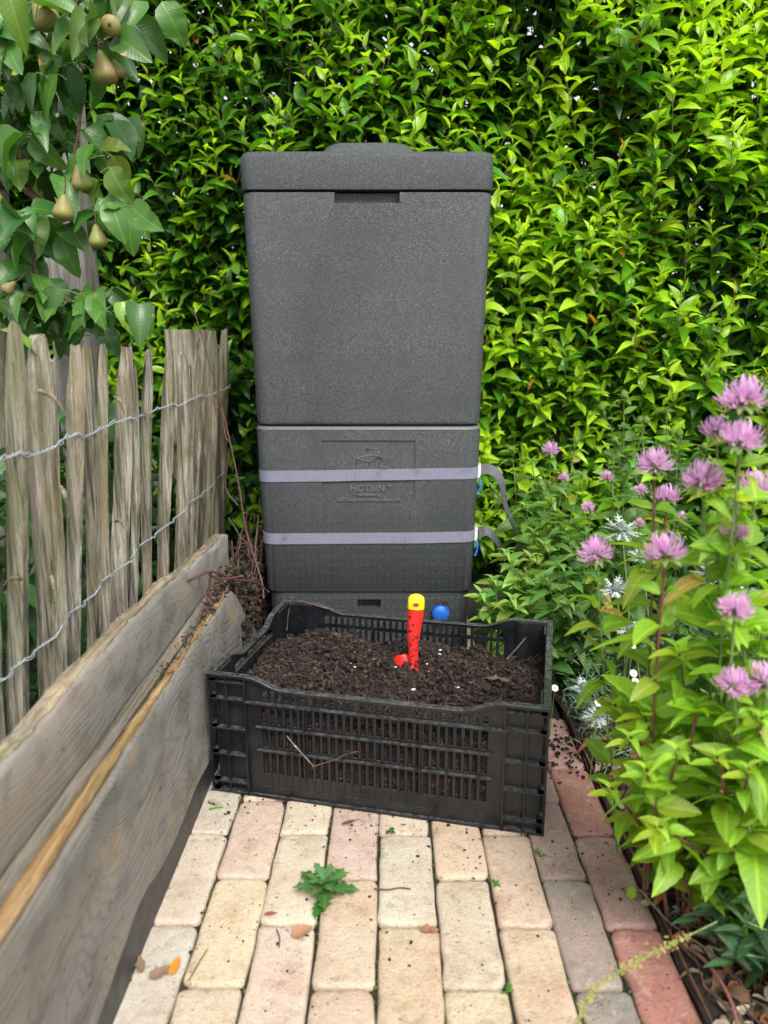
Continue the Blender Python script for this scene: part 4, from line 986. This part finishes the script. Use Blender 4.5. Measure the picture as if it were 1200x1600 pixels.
def bud_mesh():
    V,T,C_=[],[],[]
    for i in range(9):
        a=i*.7; d=Vector((math.cos(a),math.sin(a),0)); s_=Vector((-math.sin(a),math.cos(a),0)); n0=len(V)
        for t,wd,z in ((0,.002,-.006),(.009,.0042,0),(.008,.003,.009),(.003,.0004,.016)): c=d*t+Vector((0,0,z)); V+=[c-s_*wd,c+s_*wd]; C_+=[np.array((.20,.32,.07))]*2
        for q in range(3): A=n0+q*2; T+=[(A,A+1,A+3),(A,A+3,A+2)]
    me=tri_mesh('bud',np.array([tuple(v) for v in V]),np.array(T),None,np.array(C_)); me.materials.append(M['petal']); return me
BUD=bud_mesh()
def herb(name,label,cat,base,stems_,col0,col1,Lf,gap,group=None,mat='herb',smat='stem',rad=.0022,key='herb',seed=1,obj=True,tpl=None,start=.12,hang=.0):
    rr=random.Random(seed); base=Vector(base); root=empty(name,base,0,label,cat,group); bo=np.array(base); rest=Leaves(tpl or T_HERB)
    for (tip,fl_,hs,bend) in stems_:
        tip=Vector(tip); b0=base+Vector((rr.gauss(0,.025),rr.gauss(0,.02),-.01)) if not bend or not isinstance(bend,tuple) else Vector(bend)
        mid=b0.lerp(tip,.5)+Vector((rr.gauss(0,.015),rr.gauss(0,.015),.03)); P=spline([b0,b0.lerp(mid,.5)+Vector((0,0,.015)),mid,tip],6); n=len(P)
        b=MB(); b.tube([p-base for p in P],[rad*(1-.5*i/n) for i in range(n)],6); so_=b.build('stem',M[smat],root,True)
        Ltot=sum((P[i+1]-P[i]).length for i in range(n-1)); lv=Leaves(tpl or T_HERB); cum=[0]
        for i in range(n-1): cum.append(cum[-1]+(P[i+1]-P[i]).length)
        s_=Ltot*start; j=0
        while s_<Ltot-.006:
            i=max(q for q in range(n-1) if cum[q]<=s_); p=P[i].lerp(P[i+1],(s_-cum[i])/max(1e-6,cum[i+1]-cum[i])); t=s_/Ltot; dd=(P[i+1]-P[i]).normalized()
            a=j*math.pi/2+rr.uniform(-.4,.4)+seed
            for sg in (0,math.pi):
                if rr.random()<.08: continue
                d=Vector((math.cos(a+sg),math.sin(a+sg),0)); up=rr.uniform(-.1,.55)-hang
                D=(d+Vector((0,0,up))+dd*.2).normalized(); L=Lf*(.55+.6*math.sin(math.pi*min(1,.15+t*.75)))*rr.uniform(.75,1.15)*(1 if t<.85 else .7)
                k=rr.random()*.55+t*.45; c=(np.array(col0)*(1-k)+np.array(col1)*k)*rr.uniform(.8,1.2); c=c if rr.random()>.015 else np.array((.50,.42,.12))
                N=Vector((0,0,1))+d*rr.uniform(.0,.5)+Vector((rr.gauss(0,.4),rr.gauss(0,.4)-.1,0))
                lv.add(p+d*.002,D,N,L,rr.uniform(1.0,1.3) if key=='herb' else rr.uniform(.85,1.1),c)
                if rr.random()<.45: lv.add(p+d*.004+dd*.004,(D+Vector((0,0,.6))),N,L*.45,1,c*1.15)
            s_+=gap*rr.uniform(.75,1.25)*(1 if t<.7 else .75); j+=1
        if fl_!=1:
            for q in range(5):
                a=q*2.4; c=np.array(col1)*rr.uniform(.9,1.25); lv.add(tip-Vector((0,0,.003*q)),(math.cos(a),math.sin(a),1.1-.22*q),(-math.cos(a),-math.sin(a),.6),Lf*(.35+.07*q),.9,c)
        if len(lv.P):
            lv.fin()
            if obj: leaf_objs(lv,range(len(lv.P)),key,M[mat],so_,bo)
            else: o=link('foliage',lv.mesh('foliage',np.arange(len(lv.P))),so_,M[mat]); o.location=-base; o['kind']='stuff'
        if fl_:
            o=link('flower_head' if fl_==1 else 'bud',HEADS[rr.randrange(5)] if fl_==1 else BUD,so_); o.location=tip-base; o.scale=(hs,)*3; o.rotation_euler=(rr.uniform(-.25,.25),rr.uniform(-.25,.25),rr.uniform(0,6))
    return root
YG0=(.15,.30,.03); YG1=(.34,.57,.05)
G='bee balm plants in the bed'
# nearest clump, soft in the photograph
near=[((1160,625,.86),1,1.12),((1157,690,.84),1,1.0),((1120,672,.9),1,.75),((1180,765,.92),1,1.0),((1098,752,.88),1,1.08)]
def stl(L_,b=None): return [(at(*p),f,h,b) for p,f,h in L_]
b0=(.475,.93,.01)
herb('bee_balm','tall pink bee balm with the highest flowers at the right, leaning over the path','flowering plant',b0,stl(near),YG0,YG1,.062,.050,G,seed=11,rad=.0028,smat='stem')
herb('bee_balm','pink bee balm with two wide heads at the middle of the flower cluster','flowering plant',(.43,.97,.01),stl([((1023,728,.98),1,1.0),((1040,865,.86),1,1.05),((1042,778,1.05),1,.8),((1005,1110,.90),0,1),((1060,1010,.86),0,1)]),YG0,YG1,.062,.048,G,seed=12,rad=.0030,smat='redstem')
herb('bee_balm','pink bee balm stem standing apart nearest the crate, single round head','flowering plant',(.385,1.04,.0),[(at(932,866,.98),1,1.0,None)],YG0,YG1,.048,.05,G,seed=13,rad=.0018)
herb('bee_balm','low leafy bee balm with two flowers at the right edge of the photo','flowering plant',(.50,.86,.01),stl([((1145,1072,.80),1,.9),((1195,1066,.80),1,1.0),((1148,952,.80),1,.85),((1148,832,.88),1,.85),((1190,985,.85),0,1)]),YG0,YG1,.062,.045,G,seed=14,rad=.0026)
# skirt of bright leaves hanging over the bricks
herb('bee_balm','bushy bright green bee balm without flowers hanging over the path bricks','leafy plant',(.44,.93,.0),stl([((985,1150,.86),0,1),((955,1230,.88),0,1),((1010,1200,.80),0,1),((1060,1170,.78),0,1),((1120,1180,.78),0,1),((1170,1200,.76),0,1),((1030,1290,.80),0,1),((960,1100,.95),0,1),((1090,1100,.84),0,1),((1190,1120,.78),0,1)]),(.13,.30,.025),(.32,.54,.045),.054,.046,G,seed=15,rad=.0034,smat='redstem',start=.36,hang=.12)
# middle and back
g0=(.085,.21,.045); g1=(.21,.39,.075)
herb('bee_balm','tall bee balm against the hedge with small pink heads, left of the bed','flowering plant',(.44,1.86,.02),stl([((860,704,1.82),1,.9),((881,748,1.80),1,.62),((845,760,1.8),2,1),((820,790,1.75),0,1),((900,690,1.9),2,1),((835,830,1.7),0,1),((800,700,1.95),0,1),((770,760,1.9),0,1),((830,720,1.9),0,1),((860,780,1.7),0,1),((910,740,1.8),0,1)]),g0,g1,.062,.042,G,seed=21)
herb('bee_balm','bee balm behind the thistles with three small pink heads','flowering plant',(.60,1.85,.02),stl([((949,746,1.80),1,.72),((919,793,1.74),1,.70),((1001,766,1.75),1,.70),((1000,818,1.7),1,.55),((960,690,1.95),2,1),((1065,808,1.6),1,.55),((975,620,2.0),2,1.2),((1010,660,1.95),2,1.1)]),g0,g1,.062,.042,G,seed=22)
herb('leafy_plant','fresh green leafy plant growing beside the lower right corner of the bin','plant',(.33,1.70,.0),[(at(790,862,1.66),0,1,None),(at(770,905,1.64),0,1,None),(at(818,900,1.62),0,1,None),(at(838,930,1.6),0,1,None),(at(760,960,1.62),0,1,None),(at(850,850,1.7),0,1,None),(at(752,925,1.62),0,1,None),(at(800,935,1.58),0,1,None),(at(830,870,1.62),0,1,None)],(.12,.28,.06),(.28,.46,.10),.068,.026,None,seed=23)
herb('leafy_plant','dark green leafy plant behind the right rear corner of the crate','plant',(.50,1.68,.0),[(at(875,880,1.6),0,1,None),(at(905,860,1.62),0,1,None),(at(890,940,1.55),0,1,None),(at(930,900,1.62),0,1,None),(at(860,960,1.6),0,1,None),(at(845,1000,1.6),0,1,None),(at(850,900,1.55),0,1,None),(at(880,820,1.65),0,1,None)],(.065,.17,.04),(.16,.31,.07),.060,.034,None,seed=24)
herb('leafy_plant','tall soft green plant with pale buds against the hedge at right','plant',(.85,2.0,.0),[(at(1000,660,2.0),2,1.2,None),(at(1060,680,2.0),2,1.1,None),(at(1100,700,1.95),2,1,None),(at(1040,640,2.1),0,1,None),(at(1140,740,1.9),0,1,None),(at(940,640,2.1),2,1,None)],(.06,.15,.04),(.13,.25,.07),.055,.036,None,seed=25)
herb('leafy_plant','leafy green plant deep in the bed below the thistles','plant',(.72,1.35,.0),[(at(1100,900,1.4),0,1,None),(at(1170,880,1.4),0,1,None),(at(1130,1000,1.3),0,1,None),(at(1060,960,1.4),0,1,None),(at(1190,1000,1.3),0,1,None),(at(1000,1000,1.4),0,1,None),(at(1180,1130,1.15),0,1,None),(at(1110,1090,1.2),0,1,None)],(.06,.15,.03),(.15,.29,.05),.058,.034,None,seed=26)
TL=[leaf_tpl(lambda s:.15*math.sin(math.pi*s**.8)**.8,7,.25,.25,.01,0,31),leaf_tpl(lambda s:.15*math.sin(math.pi*s**.8)**.8,7,.4,.1,.01,0,32)]
herb('leafy_plant','low blue green plant with narrow leaves at the lower right bed edge','plant',(.57,.86,.0),[(at(1095,1425,.86),0,1,None),(at(1130,1400,.84),0,1,None),(at(1165,1440,.80),0,1,None),(at(1190,1390,.82),0,1,None),(at(1150,1490,.78),0,1,None)],(.035,.105,.045),(.08,.18,.08),.070,.018,None,seed=27,tpl=TL,key='nar')
herb('leafy_plant','broad leaved green rosette on the soil under the bee balm','plant',(.60,.98,.0),[(at(1150,1330,.97),0,1,None),(at(1185,1300,.95),0,1,None),(at(1120,1340,.99),0,1,None)],(.04,.13,.04),(.09,.21,.05),.105,.02,None,seed=28,tpl=T_PEAR,key='broad')
# thistles
def thistle(p,s,seed,lab):
    rr=random.Random(seed); p=Vector(p); root=empty('sea_holly',(p.x+.02,p.y,0),0,lab,'thistle','silver sea holly heads in the bed'); o0=Vector((p.x+.02,p.y,0))
    b=MB(); b.tube(spline([(0,0,0),(.01,0,p.z*.5),tuple(p-o0)],5),.0016,5); st_=b.build('stem',M['sil'] if False else M['stem'],root,True)
    V=[];T=[];Cc=[]
    for i in range(26):
        a=i*2.4; el=rr.uniform(-.35,.75); d=Vector((math.cos(a)*math.cos(el),math.sin(a)*math.cos(el),math.sin(el))); s_=Vector((-math.sin(a),math.cos(a),0)); up=s_.cross(d); L=.034*s*rr.uniform(.7,1.2)
        c=np.array((.58,.63,.62))*rr.uniform(.8,1.15); n0=len(V); st=((.1,.0010),(.35,.0024),(.6,.0016),(1,.0002))
        for t,w_ in st: V+=[d*L*t-s_*w_*s,d*L*t+up*w_*.6*s,d*L*t+s_*w_*s]; Cc+=[c]*3
        for q in range(3):
            A=n0+q*3
            for e in (0,1): T+=[(A+e,A+e+1,A+e+4),(A+e,A+e+4,A+e+3)]
        for t in (.35,.55,.72):   # side spines
            for sg in (-1,1):
                q0=d*L*t; n0=len(V); V+=[q0-d*L*.04,q0+d*L*.04,q0+s_*sg*L*.22+d*L*.14]; Cc+=[c]*3; T.append((n0,n0+1,n0+2))
    me=tri_mesh('bract',np.array([tuple(v) for v in V]),np.array(T),None,np.array(Cc)); me.materials.append(M['sil']); o=link('bract',me,st_); o.location=p-o0
    bm=bmesh.new(); bmesh.ops.create_icosphere(bm,subdivisions=2,radius=.009*s)
    for v in bm.verts: v.co.z*=1.35; v.co*=rr.uniform(.9,1.12)
    me=bpy.data.meshes.new('cone'); bm.to_mesh(me); bm.free(); o=link('cone',me,st_,m_cone); o.location=p-o0+Vector((0,0,.006*s))
m_cone=m_plain('sea_holly_cone',(.13,.16,.13),.7,300,.5,.8,.002)
for i,(pt,s,lab) in enumerate(((at(972,830,1.45),1.15,'silver sea holly head clearest to see, between two pink bee balm heads'),(at(1003,872,1.5),1.1,'silver sea holly head just right of and below the clearest one'),(at(962,922,1.45),1.0,'silver sea holly low behind the single bee balm by the crate'),(at(985,985,1.4),1.0,'silver sea holly under the middle bee balm heads'),(at(1110,895,1.4),1.2,'silver sea holly behind the red bee balm stems at right'),(at(1175,935,1.35),1.2,'silver sea holly near the right edge beside a low pink flower'),(at(1140,1000,1.3),1.1,'silver sea holly low at right among the leaves'),(at(912,1078,1.38),.9,'silver blue sea holly head near the ground beside the crate'),(at(1075,960,1.4),1.0,'silver sea holly in the shade between the bee balm stems'),(at(935,1120,1.30),.9,'lowest silver blue sea holly close to the red bricks'))):
    thistle(pt,s,i+3,lab)
# daisies
def daisy(p,s,lab,seed):
    rr=random.Random(seed); p=Vector(p); o0=Vector((p.x,p.y+.02,0)); root=empty('daisy',o0,0,lab,'flower','small white daisies in the bed')
    b=MB(); b.tube([(0,0,0),(0,-.01,p.z*.6),tuple(p-o0)],.0009,5); b.build('stem',M['stem'],root)
    q=Vector((.1,-.75,.65)).normalized().to_track_quat('Z','Y').to_matrix(); V=[];F=[]
    for i in range(13):
        a=i*6.283/13; d=Vector((math.cos(a),math.sin(a),0)); s_=Vector((-math.sin(a),math.cos(a),0)); n0=len(V)
        V+=[q@(d*.002*s),q@(d*.0045*s-s_*.0013*s+Vector((0,0,.0005))),q@(d*.0085*s-s_*.001*s),q@(d*.009*s),q@(d*.0085*s+s_*.001*s),q@(d*.0045*s+s_*.0013*s+Vector((0,0,.0005)))]; F.append(tuple(range(n0,n0+6)))
    o=pyobj('petals',V,F,M['white'],root); o.location=p-o0
    bm=bmesh.new(); bmesh.ops.create_icosphere(bm,subdivisions=1,radius=.003*s); me=bpy.data.meshes.new('centre'); bm.to_mesh(me); bm.free(); o=link('flower_centre',me,root,M['ycen']); o.location=p-o0
for i,(pt,lab) in enumerate(((at(935,1098,1.25),'white daisy in the open beside the blue sea holly'),(at(972,1064,1.28),'white daisy above the open one, next to a bee balm stem'),(at(990,1052,1.3),'white daisy highest of the group under the sea hollies'),(at(993,1065,1.26),'white daisy with yellow centre half hidden behind a leaf'),(at(867,1075,1.42),'white daisy close against the crate rim'),(at(988,1010,1.35),'white daisy deep among silver bracts'),(at(1172,1220,.95),'white daisy low at the right edge among bright leaves'))):
    daisy(pt,.85,lab,i)
# feathery silver ground cover
fb=np.array((.5,1.4,0.)); fea=Leaves([leaf_tpl(lambda s:.07*math.sin(math.pi*s),5,.2,.2,0,0,2)])
for i in range(1500):
    c=random.choice(((.37,1.45),(.45,1.40),(.50,1.30),(.42,1.55),(.62,1.35),(.75,1.25))); x=random.gauss(c[0]+.04,.05); y=random.gauss(c[1],.06)
    if x<.40+YAW*y: x=.40+random.random()*.05
    z=abs(random.gauss(0,.07))+.005; fea.add((x,y,z),(random.gauss(0,1),random.gauss(-.3,1),random.uniform(0,1)),(random.gauss(0,.3),-.2,1),random.uniform(.012,.03),1,np.array((.10,.165,.095))*random.uniform(.5,1.7))
fea.fin(); o=link('ground_cover',fea.mesh('ground_cover',np.arange(len(fea.P))),None,M['sil']); tag(o,'feathery grey green foliage covering the bed beside the crate','ground cover',kind='stuff')
gb=Leaves(T_HERB[:2])
for i in range(2600):
    x=.42+random.random()*1.3; y=random.uniform(1.15,2.25)
    if x<.52 and y<1.6: continue
    z=random.random()**1.3*(.10+.20*min(1,max(0,(y-1.1)))); gb.add((x,y,z),(random.gauss(0,.7),random.gauss(-.4,.6),random.gauss(.2,.4)),(random.gauss(0,.4),-.3,1),random.uniform(.03,.06),1,np.array((.05,.13,.03))*random.uniform(.5,1.7))
gb.fin(); o=link('undergrowth',gb.mesh('undergrowth',np.arange(len(gb.P))),None,M['herb']); tag(o,'low mixed green leaves carpeting the back of the bed','undergrowth',kind='stuff')
# dried seed stalk arching over the bricks
P=spline(px((1120,1440,.80),(1060,1470,.74),(1000,1500,.69),(950,1530,.66),(912,1570,.64),(900,1640,.62)),8)
sk=empty('seed_stalk',P[0],0,'dried arching seed stalk with tiny yellow seeds crossing the lower right bricks','seed stalk')
b=MB(); b.tube([p-P[0] for p in P],.0012,5); b.build('stem',M['stem'],sk,True)
pts=[];sz=[];cl=[]
for i in range(330):
    p=random.choice(P[6:])-P[0]; a=random.uniform(0,6.28); pts.append((p.x+.0035*math.cos(a)+random.gauss(0,.001),p.y+random.gauss(0,.003),p.z+.0035*math.sin(a))); sz.append(random.uniform(.0008,.0016)); k=(p.z+P[0].z<.32); cl.append(random.choice([(.45,.30,.12),(.36,.32,.10),(.25,.30,.06)]))
o=blob_cloud('seeds',pts,sz,cl,M['chunk'],1,1,sk,.3); o['kind']='stuff'
# mulch, dead leaves and canes on the soil at the lower right
dl=Leaves(T_PEAR+T_HERB)
for i in range(1100):
    y=random.uniform(.35,1.5); x=.405+YAW*y+abs(random.gauss(0,.16)); 
    dl.add((x,y,bed_z(x,y)+random.uniform(.002,.014)),(random.gauss(0,1),random.gauss(0,1),random.gauss(0,.12)),(random.gauss(0,.35),random.gauss(0,.35),1),random.uniform(.012,.042),random.uniform(.5,1),np.array(random.choice([(.32,.25,.17),(.20,.12,.07),(.38,.32,.24),(.12,.07,.04),(.30,.13,.05)]))*random.uniform(.7,1.2))
pts=[];sz=[];cl=[]
for i in range(3800):
    y=random.uniform(.3,1.5); x=.403+YAW*y+abs(random.gauss(0,.2)); q=random.random(); s_=.0015+.008*random.random()**3
    pts.append((x,y,bed_z(x,y)+s_*.4)); sz.append(s_); cl.append(tuple(np.array((.010,.008,.006))*(1-q)+np.array((.075,.052,.036))*q**2))
o_=blob_cloud('mulch',pts,sz,cl,M['chunk'],1,.6); tag(o_,'dark soil clods and mulch covering the planted bed','mulch',kind='stuff')
dl.fin(); o=link('leaf_litter',dl.mesh('leaf_litter',np.arange(len(dl.P))),None,M['dead']); tag(o,'dry brown leaf litter and mulch on the bed soil','leaf litter',kind='stuff')
ln=[]
for i in range(70):
    y=random.uniform(.4,1.2); x=.42+abs(random.gauss(0,.1)); a=random.gauss(1.3,.7); L=random.uniform(.04,.16); z=bed_z(x,y)+.008
    ln.append(([Vector((x,y,z)),Vector((x+L*.5*math.cos(a),y+L*.5*math.sin(a),z+.012)),Vector((max(.41,x+L*math.cos(a)),y+L*math.sin(a),z+.004))],[.0014,.0014,.0008]))
o=tri_tubes('dry_stalks',ln,M['twig'],None,5); tag(o,'tangle of dry brown stalks lying on the bed soil','stalks',kind='stuff')
for (pts_,r_,mt,lab) in ((((1055,1470,.86),(1100,1500,.80),(1140,1560,.74),(1160,1640,.69)),.0021,'redstem','dark red cane lying on the mulch at the lower right corner'),(((1000,1390,.95),(1045,1440,.90),(1100,1480,.84),(1140,1510,.80)),.0013,'tan','pale dry stalk leaning along the bed edge under the bee balm')):
    P=spline([at(*p) for p in pts_],6); b=MB(); b.tube([p-P[0] for p in P],r_,6); o=b.build('cane',M[mt],None,True); o.location=P[0]; tag(o,lab,'stalk')

# ------------------------------------------------------------------ brush pile, canes
bp=Vector(on(395,1000,.05)); BPc=Vector((-.335,1.86,.0)); ln=[]
for i in range(210):
    c=Vector((random.gauss(-.335,.035),random.uniform(1.60,2.0),random.random()*.34)); a=random.uniform(0,6.28); L=random.uniform(.03,.13); d=Vector((math.cos(a)*.5,math.sin(a),random.gauss(-.4,.8))).normalized()
    e=c+d*L; m=(c+e)/2+Vector((random.gauss(0,.012),random.gauss(0,.012),random.gauss(0,.012)))
    for q in (c,m,e): q.z=max(.005,q.z); q.x=min(-.318,max(-.376,q.x)) if q.y>1.72 else min(-.345,max(-.376,q.x)); 
    if e.y<1.62: continue
    ln.append((spline([c,m,e],2),[.0012+.0012*random.random()]*5))
o=tri_tubes('brush_pile',ln,M['twig'],None,5); tag(o,'dark tangle of dead twigs and roots heaped between plank end and bin','twigs',kind='stuff')
b=MB(); pts=[];sz=[];cl=[]
for i in range(2600):
    y=random.uniform(1.56,2.05); x=random.uniform(-.385,-.316); hgt=.31*max(0,min(1,(y-1.50)/.15))*(1-.25*random.random()); z=random.random()*hgt; pts.append((x,y,z)); sz.append(random.uniform(.003,.010)); cl.append(random.choice([(.016,.011,.008),(.03,.02,.014),(.05,.033,.022)]))
o=blob_cloud('soil_heap',pts,sz,cl,M['chunk'],1,.8); tag(o,'dark loose soil and roots heaped behind the end of the knotty plank','soil',kind='stuff')
pts=[];sz=[];cl=[]
for i in range(500):
    y=1.60-random.random()**1.6*.55; x=-.355+YAW*y+random.gauss(0,.008); pts.append((x,y,.306+random.uniform(0,.004)+max(0,(y-1.4))*.12*random.random())); sz.append(random.uniform(.001,.0055)*(.4+.6*(y>1.35))); cl.append(random.choice([(.016,.011,.008),(.03,.02,.014),(.09,.055,.03)]))
o=blob_cloud('debris',pts,sz,cl,M['chunk'],1,.7); tag(o,'crumbs of soil and bark caught along the orange lath','debris',kind='stuff')
def cane(pts_,r0,r1,mat,lab,nm='cane',sub=()):
    P=spline([at(*p) for p in pts_],6); n=len(P); b=MB(); b.tube([p-P[0] for p in P],[r0+(r1-r0)*i/n+(.0004 if i%5==0 else 0) for i in range(n)],6); o=b.build(nm,M['twigred' if mat=='redstem' else mat],None,True); o.location=P[0]; tag(o,lab,'twig')
    for s_ in sub:
        Q=spline([at(*p) for p in s_],5); b=MB(); b.tube([p-P[0] for p in Q],[r1*1.1]*len(Q),5); b.build('side_shoot',M['twigred'],o,True)
    return o
cane(((302,480,1.98),(325,560,1.9),(345,630,1.86),(370,740,1.80),(385,830,1.76),(408,905,1.70),(412,935,1.68)),.0015,.0025,'redstem','long thin dark red cane leaning from the fence towards the bin',sub=(((345,630,1.86),(352,680,1.84),(358,690,1.83)),((360,700,1.82),(352,760,1.83),(372,790,1.82))))
cane(((262,917,1.30),(300,905,1.36),(330,893,1.42),(365,905,1.50),(400,910,1.58),(420,925,1.66)),.0026,.0019,'redstem','thick reddish twig sticking out of the pile over the back plank',sub=(((325,897,1.40),(345,905,1.45),(380,900,1.50)),((312,903,1.38),(318,925,1.37),(332,945,1.36)),((330,893,1.42),(326,930,1.42),(340,950,1.42))))
cane(((448,1150,1.185),(465,1170,1.18),(490,1197,1.175)),.0013,.0010,'tan' ,'short orange dry stem caught on the crate slats','dry_stem')
cane(((488,1198,1.175),(520,1188,1.165),(545,1177,1.16),(563,1174,1.155)),.0012,.0007,'twig','thin brown twig lying across the crate slats','thin_twig')
cane(((792,1030,1.42),(810,1010,1.43),(822,996,1.44)),.0018,.0016,'twig','short knobbly twig standing up in compost at right rear','thin_twig')
cane(((448,985,1.56),(452,950,1.57),(460,928,1.58),(452,935,1.58)),.0010,.0006,'twig','dry root hanging over the left rear corner of the crate','thin_twig')
cane(((465,938,1.60),(490,945,1.60),(515,952,1.59),(540,955,1.585)),.0016,.0008,'twig','reddish root lying along the back rim of the crate','thin_twig')
# ------------------------------------------------------------------ small things on the path
def flat_thing(nm,p,L,W,rz,col,lab,cat,tpl,tilt=(.1,.1),mat='dead'):
    V,T,UV=tpl; me=tri_mesh(nm,V*np.array((L,L*W,L)),T,UV,np.tile(col,(len(V),1))); me.materials.append(M[mat]); o=link(nm,me); o.location=p; o.rotation_euler=(tilt[0],tilt[1],rz); return tag(o,lab,cat)
DL=[leaf_tpl(p_pear,9,.5,-.25,.06,.12,41),leaf_tpl(p_pear,9,.3,-.1,.08,.15,42),leaf_tpl(p_laurel,7,.6,-.2,.02,0,43)]
for (x_,y_,L,W,rz,col,lab,t) in ((455,1462,.030,1.0,.4,(.36,.20,.12),'crumpled brown dead leaf on bricks below the weed',0),(657,1452,.026,.8,.0,(.30,.15,.08),'rust brown dead leaf on pale bricks right of the weed',1),(268,1524,.026,.7,1.5,(.60,.22,.03),'bright orange dead leaf near the lower left bricks',0),(412,1429,.020,.7,.1,(.24,.08,.05),'dark red leaf fragment left of the weed',2),(533,1288,.030,.35,.35,(.10,.075,.06),'dark bark chip on the brick in front of the crate',2),(232,1528,.034,.8,.6,(.26,.18,.12),'curled brown leaf against the plank at the lower left',1),(222,1520,.030,.7,2.2,(.22,.15,.10),'second curled brown leaf in the corner by the plank',0),(325,1263,.026,.35,.1,(.20,.42,.04),'fresh green leaf strip beside the crate corner',2),(325,1250,.036,.5,-.5,(.34,.30,.24),'pale dry leaf tucked under the left crate corner',1),(760,1057,.030,.8,-.2,(.0,.0,.0),'',0),(985,1405,.024,.9,1.2,(.36,.50,.04),'yellow green fallen leaf at the bed edge',0),(1000,1412,.024,.7,.0,(.50,.42,.22),'pale cream fallen leaf under the yellow green one',1),(812,1352,.008,.7,0,(.45,.25,.10),'',0),(700,1530,.012,.6,.5,(.24,.15,.09),'',0),(450,1520,.011,1.0,.3,(.34,.27,.20),'small tan square chip on the brick at lower left',0)):
    if not lab: continue
    flat_thing('fallen_leaf',on(x_,y_,.004),L,W,rz,col,lab,'leaf',DL[t])
p=on(760,1060,.185); flat_thing('fallen_leaf',p,.045,.55,-.15,(.13,.09,.065),'curled brown leaf lying on the compost at right','leaf',DL[1])
flat_thing('wrapper_scrap',at(282,990,1.30),.022,.8,.3,(.02,.26,.09),'scrap of shiny green plastic on the back plank','plastic scrap',DL[0],(.5,-.9),'dead')
b=MB(); P=spline([on(585,1388,.004),on(605,1390,.006),on(625,1387,.005),on(642,1389,.004)],4); b.tube([p-P[0] for p in P],.0011,5); o=b.build('thin_twig',M['twig'],None,True); o.location=P[0]; tag(o,'thin dark twig lying across the brick joint right of the weed','twig')
b=MB(); P=spline([on(432,1452,.003),on(437,1465,.006),on(436,1480,.004)],4); b.tube([p-P[0] for p in P],.0009,5); o=b.build('thin_twig',M['twig'],None,True); o.location=P[0]; tag(o,'tiny dark stalk on the brick below the weed','twig')
b=MB(); P=spline([on(295,1532,.004),on(310,1505,.006),on(324,1483,.004)],4); b.tube([p-P[0] for p in P],.0008,5); o=b.build('thin_twig',M['twig'],None,True); o.location=P[0]; tag(o,'thin bent twig next to the orange dead leaf','twig')
# lobed weed in the joint
wp=on(507,1395,.002); weed=empty('weed',wp,0,'small green lobed weed growing between the bricks in front of the crate','weed')
def lobed(seed):
    V=[(0,0,0)];rr=random.Random(seed); out=[]
    for i in range(1,10):
        s=i/9; wv=.20*math.sin(math.pi*s**.8)**.7*(1.45 if i%2 else .6)+.01; out.append((s,wv))
    st=[]; 
    for s,wv in out: st.append(len(V)); z=-.25*s*s+.12*s; V+= [(s,-wv,z+.04),(s,0,z),(s,wv,z+.04)]
    T=[(0,2,1),(0,3,2)]
    for a,b_ in zip(st,st[1:]): T+=[(a,a+1,b_+1),(a,b_+1,b_),(a+1,a+2,b_+2),(a+1,b_+2,b_+1)]
    UV=[(v[0],.5+v[1]) for v in V]; T=np.array(T)[:,::-1]
    return np.array(V,float),T,np.array(UV)
wl=Leaves([lobed(1),lobed(2)])
for i in range(17):
    a=i*2.4; L=(.050-.0014*i)*random.uniform(.8,1.1); wl.add(wp+Vector((0,0,.004+.0012*i)),(math.cos(a),math.sin(a),.12+.035*i),(-math.cos(a)*.2,-math.sin(a)*.2,1),L,1.05,np.array((.075,.18,.06))*(1+.05*i))
for (dx,dy) in ((-.004,-.022),(-.010,-.040)): wl.add(wp+Vector((dx*.3,dy*.5,.004)),(dx*20,-1,.05),(0,0,1),.036,.9,np.array((.05,.22,.03)))
wl.fin(); leaf_objs(wl,range(len(wl.P)),'weed',M['herb'],weed,np.array(wp))
for i,(x_,y_,lab) in enumerate(((610,1300,'tiny green seedling beside the crate front on the pale brick joint'),(775,1380,'tiny green seedling in the mossy joint right of centre'),(793,1545,'tiny green seedling in the joint near the bottom edge'),(843,1335,'tiny green seedling in the joint by the crate right corner'))):
    q=on(x_,y_,.0); rt=empty('seedling',q,0,lab,'seedling','tiny seedlings in the joints'); sl=Leaves(T_HERB[:2])
    for k in range(7): a=k*2.4; sl.add(q+Vector((random.gauss(0,.002),random.gauss(0,.003),.001)),(math.cos(a),math.sin(a),.5),(0,0,1),.009,1,np.array((.10,.26,.04)))
    sl.fin(); leaf_objs(sl,range(7),'seedl',M['herb'],rt,np.array(q))
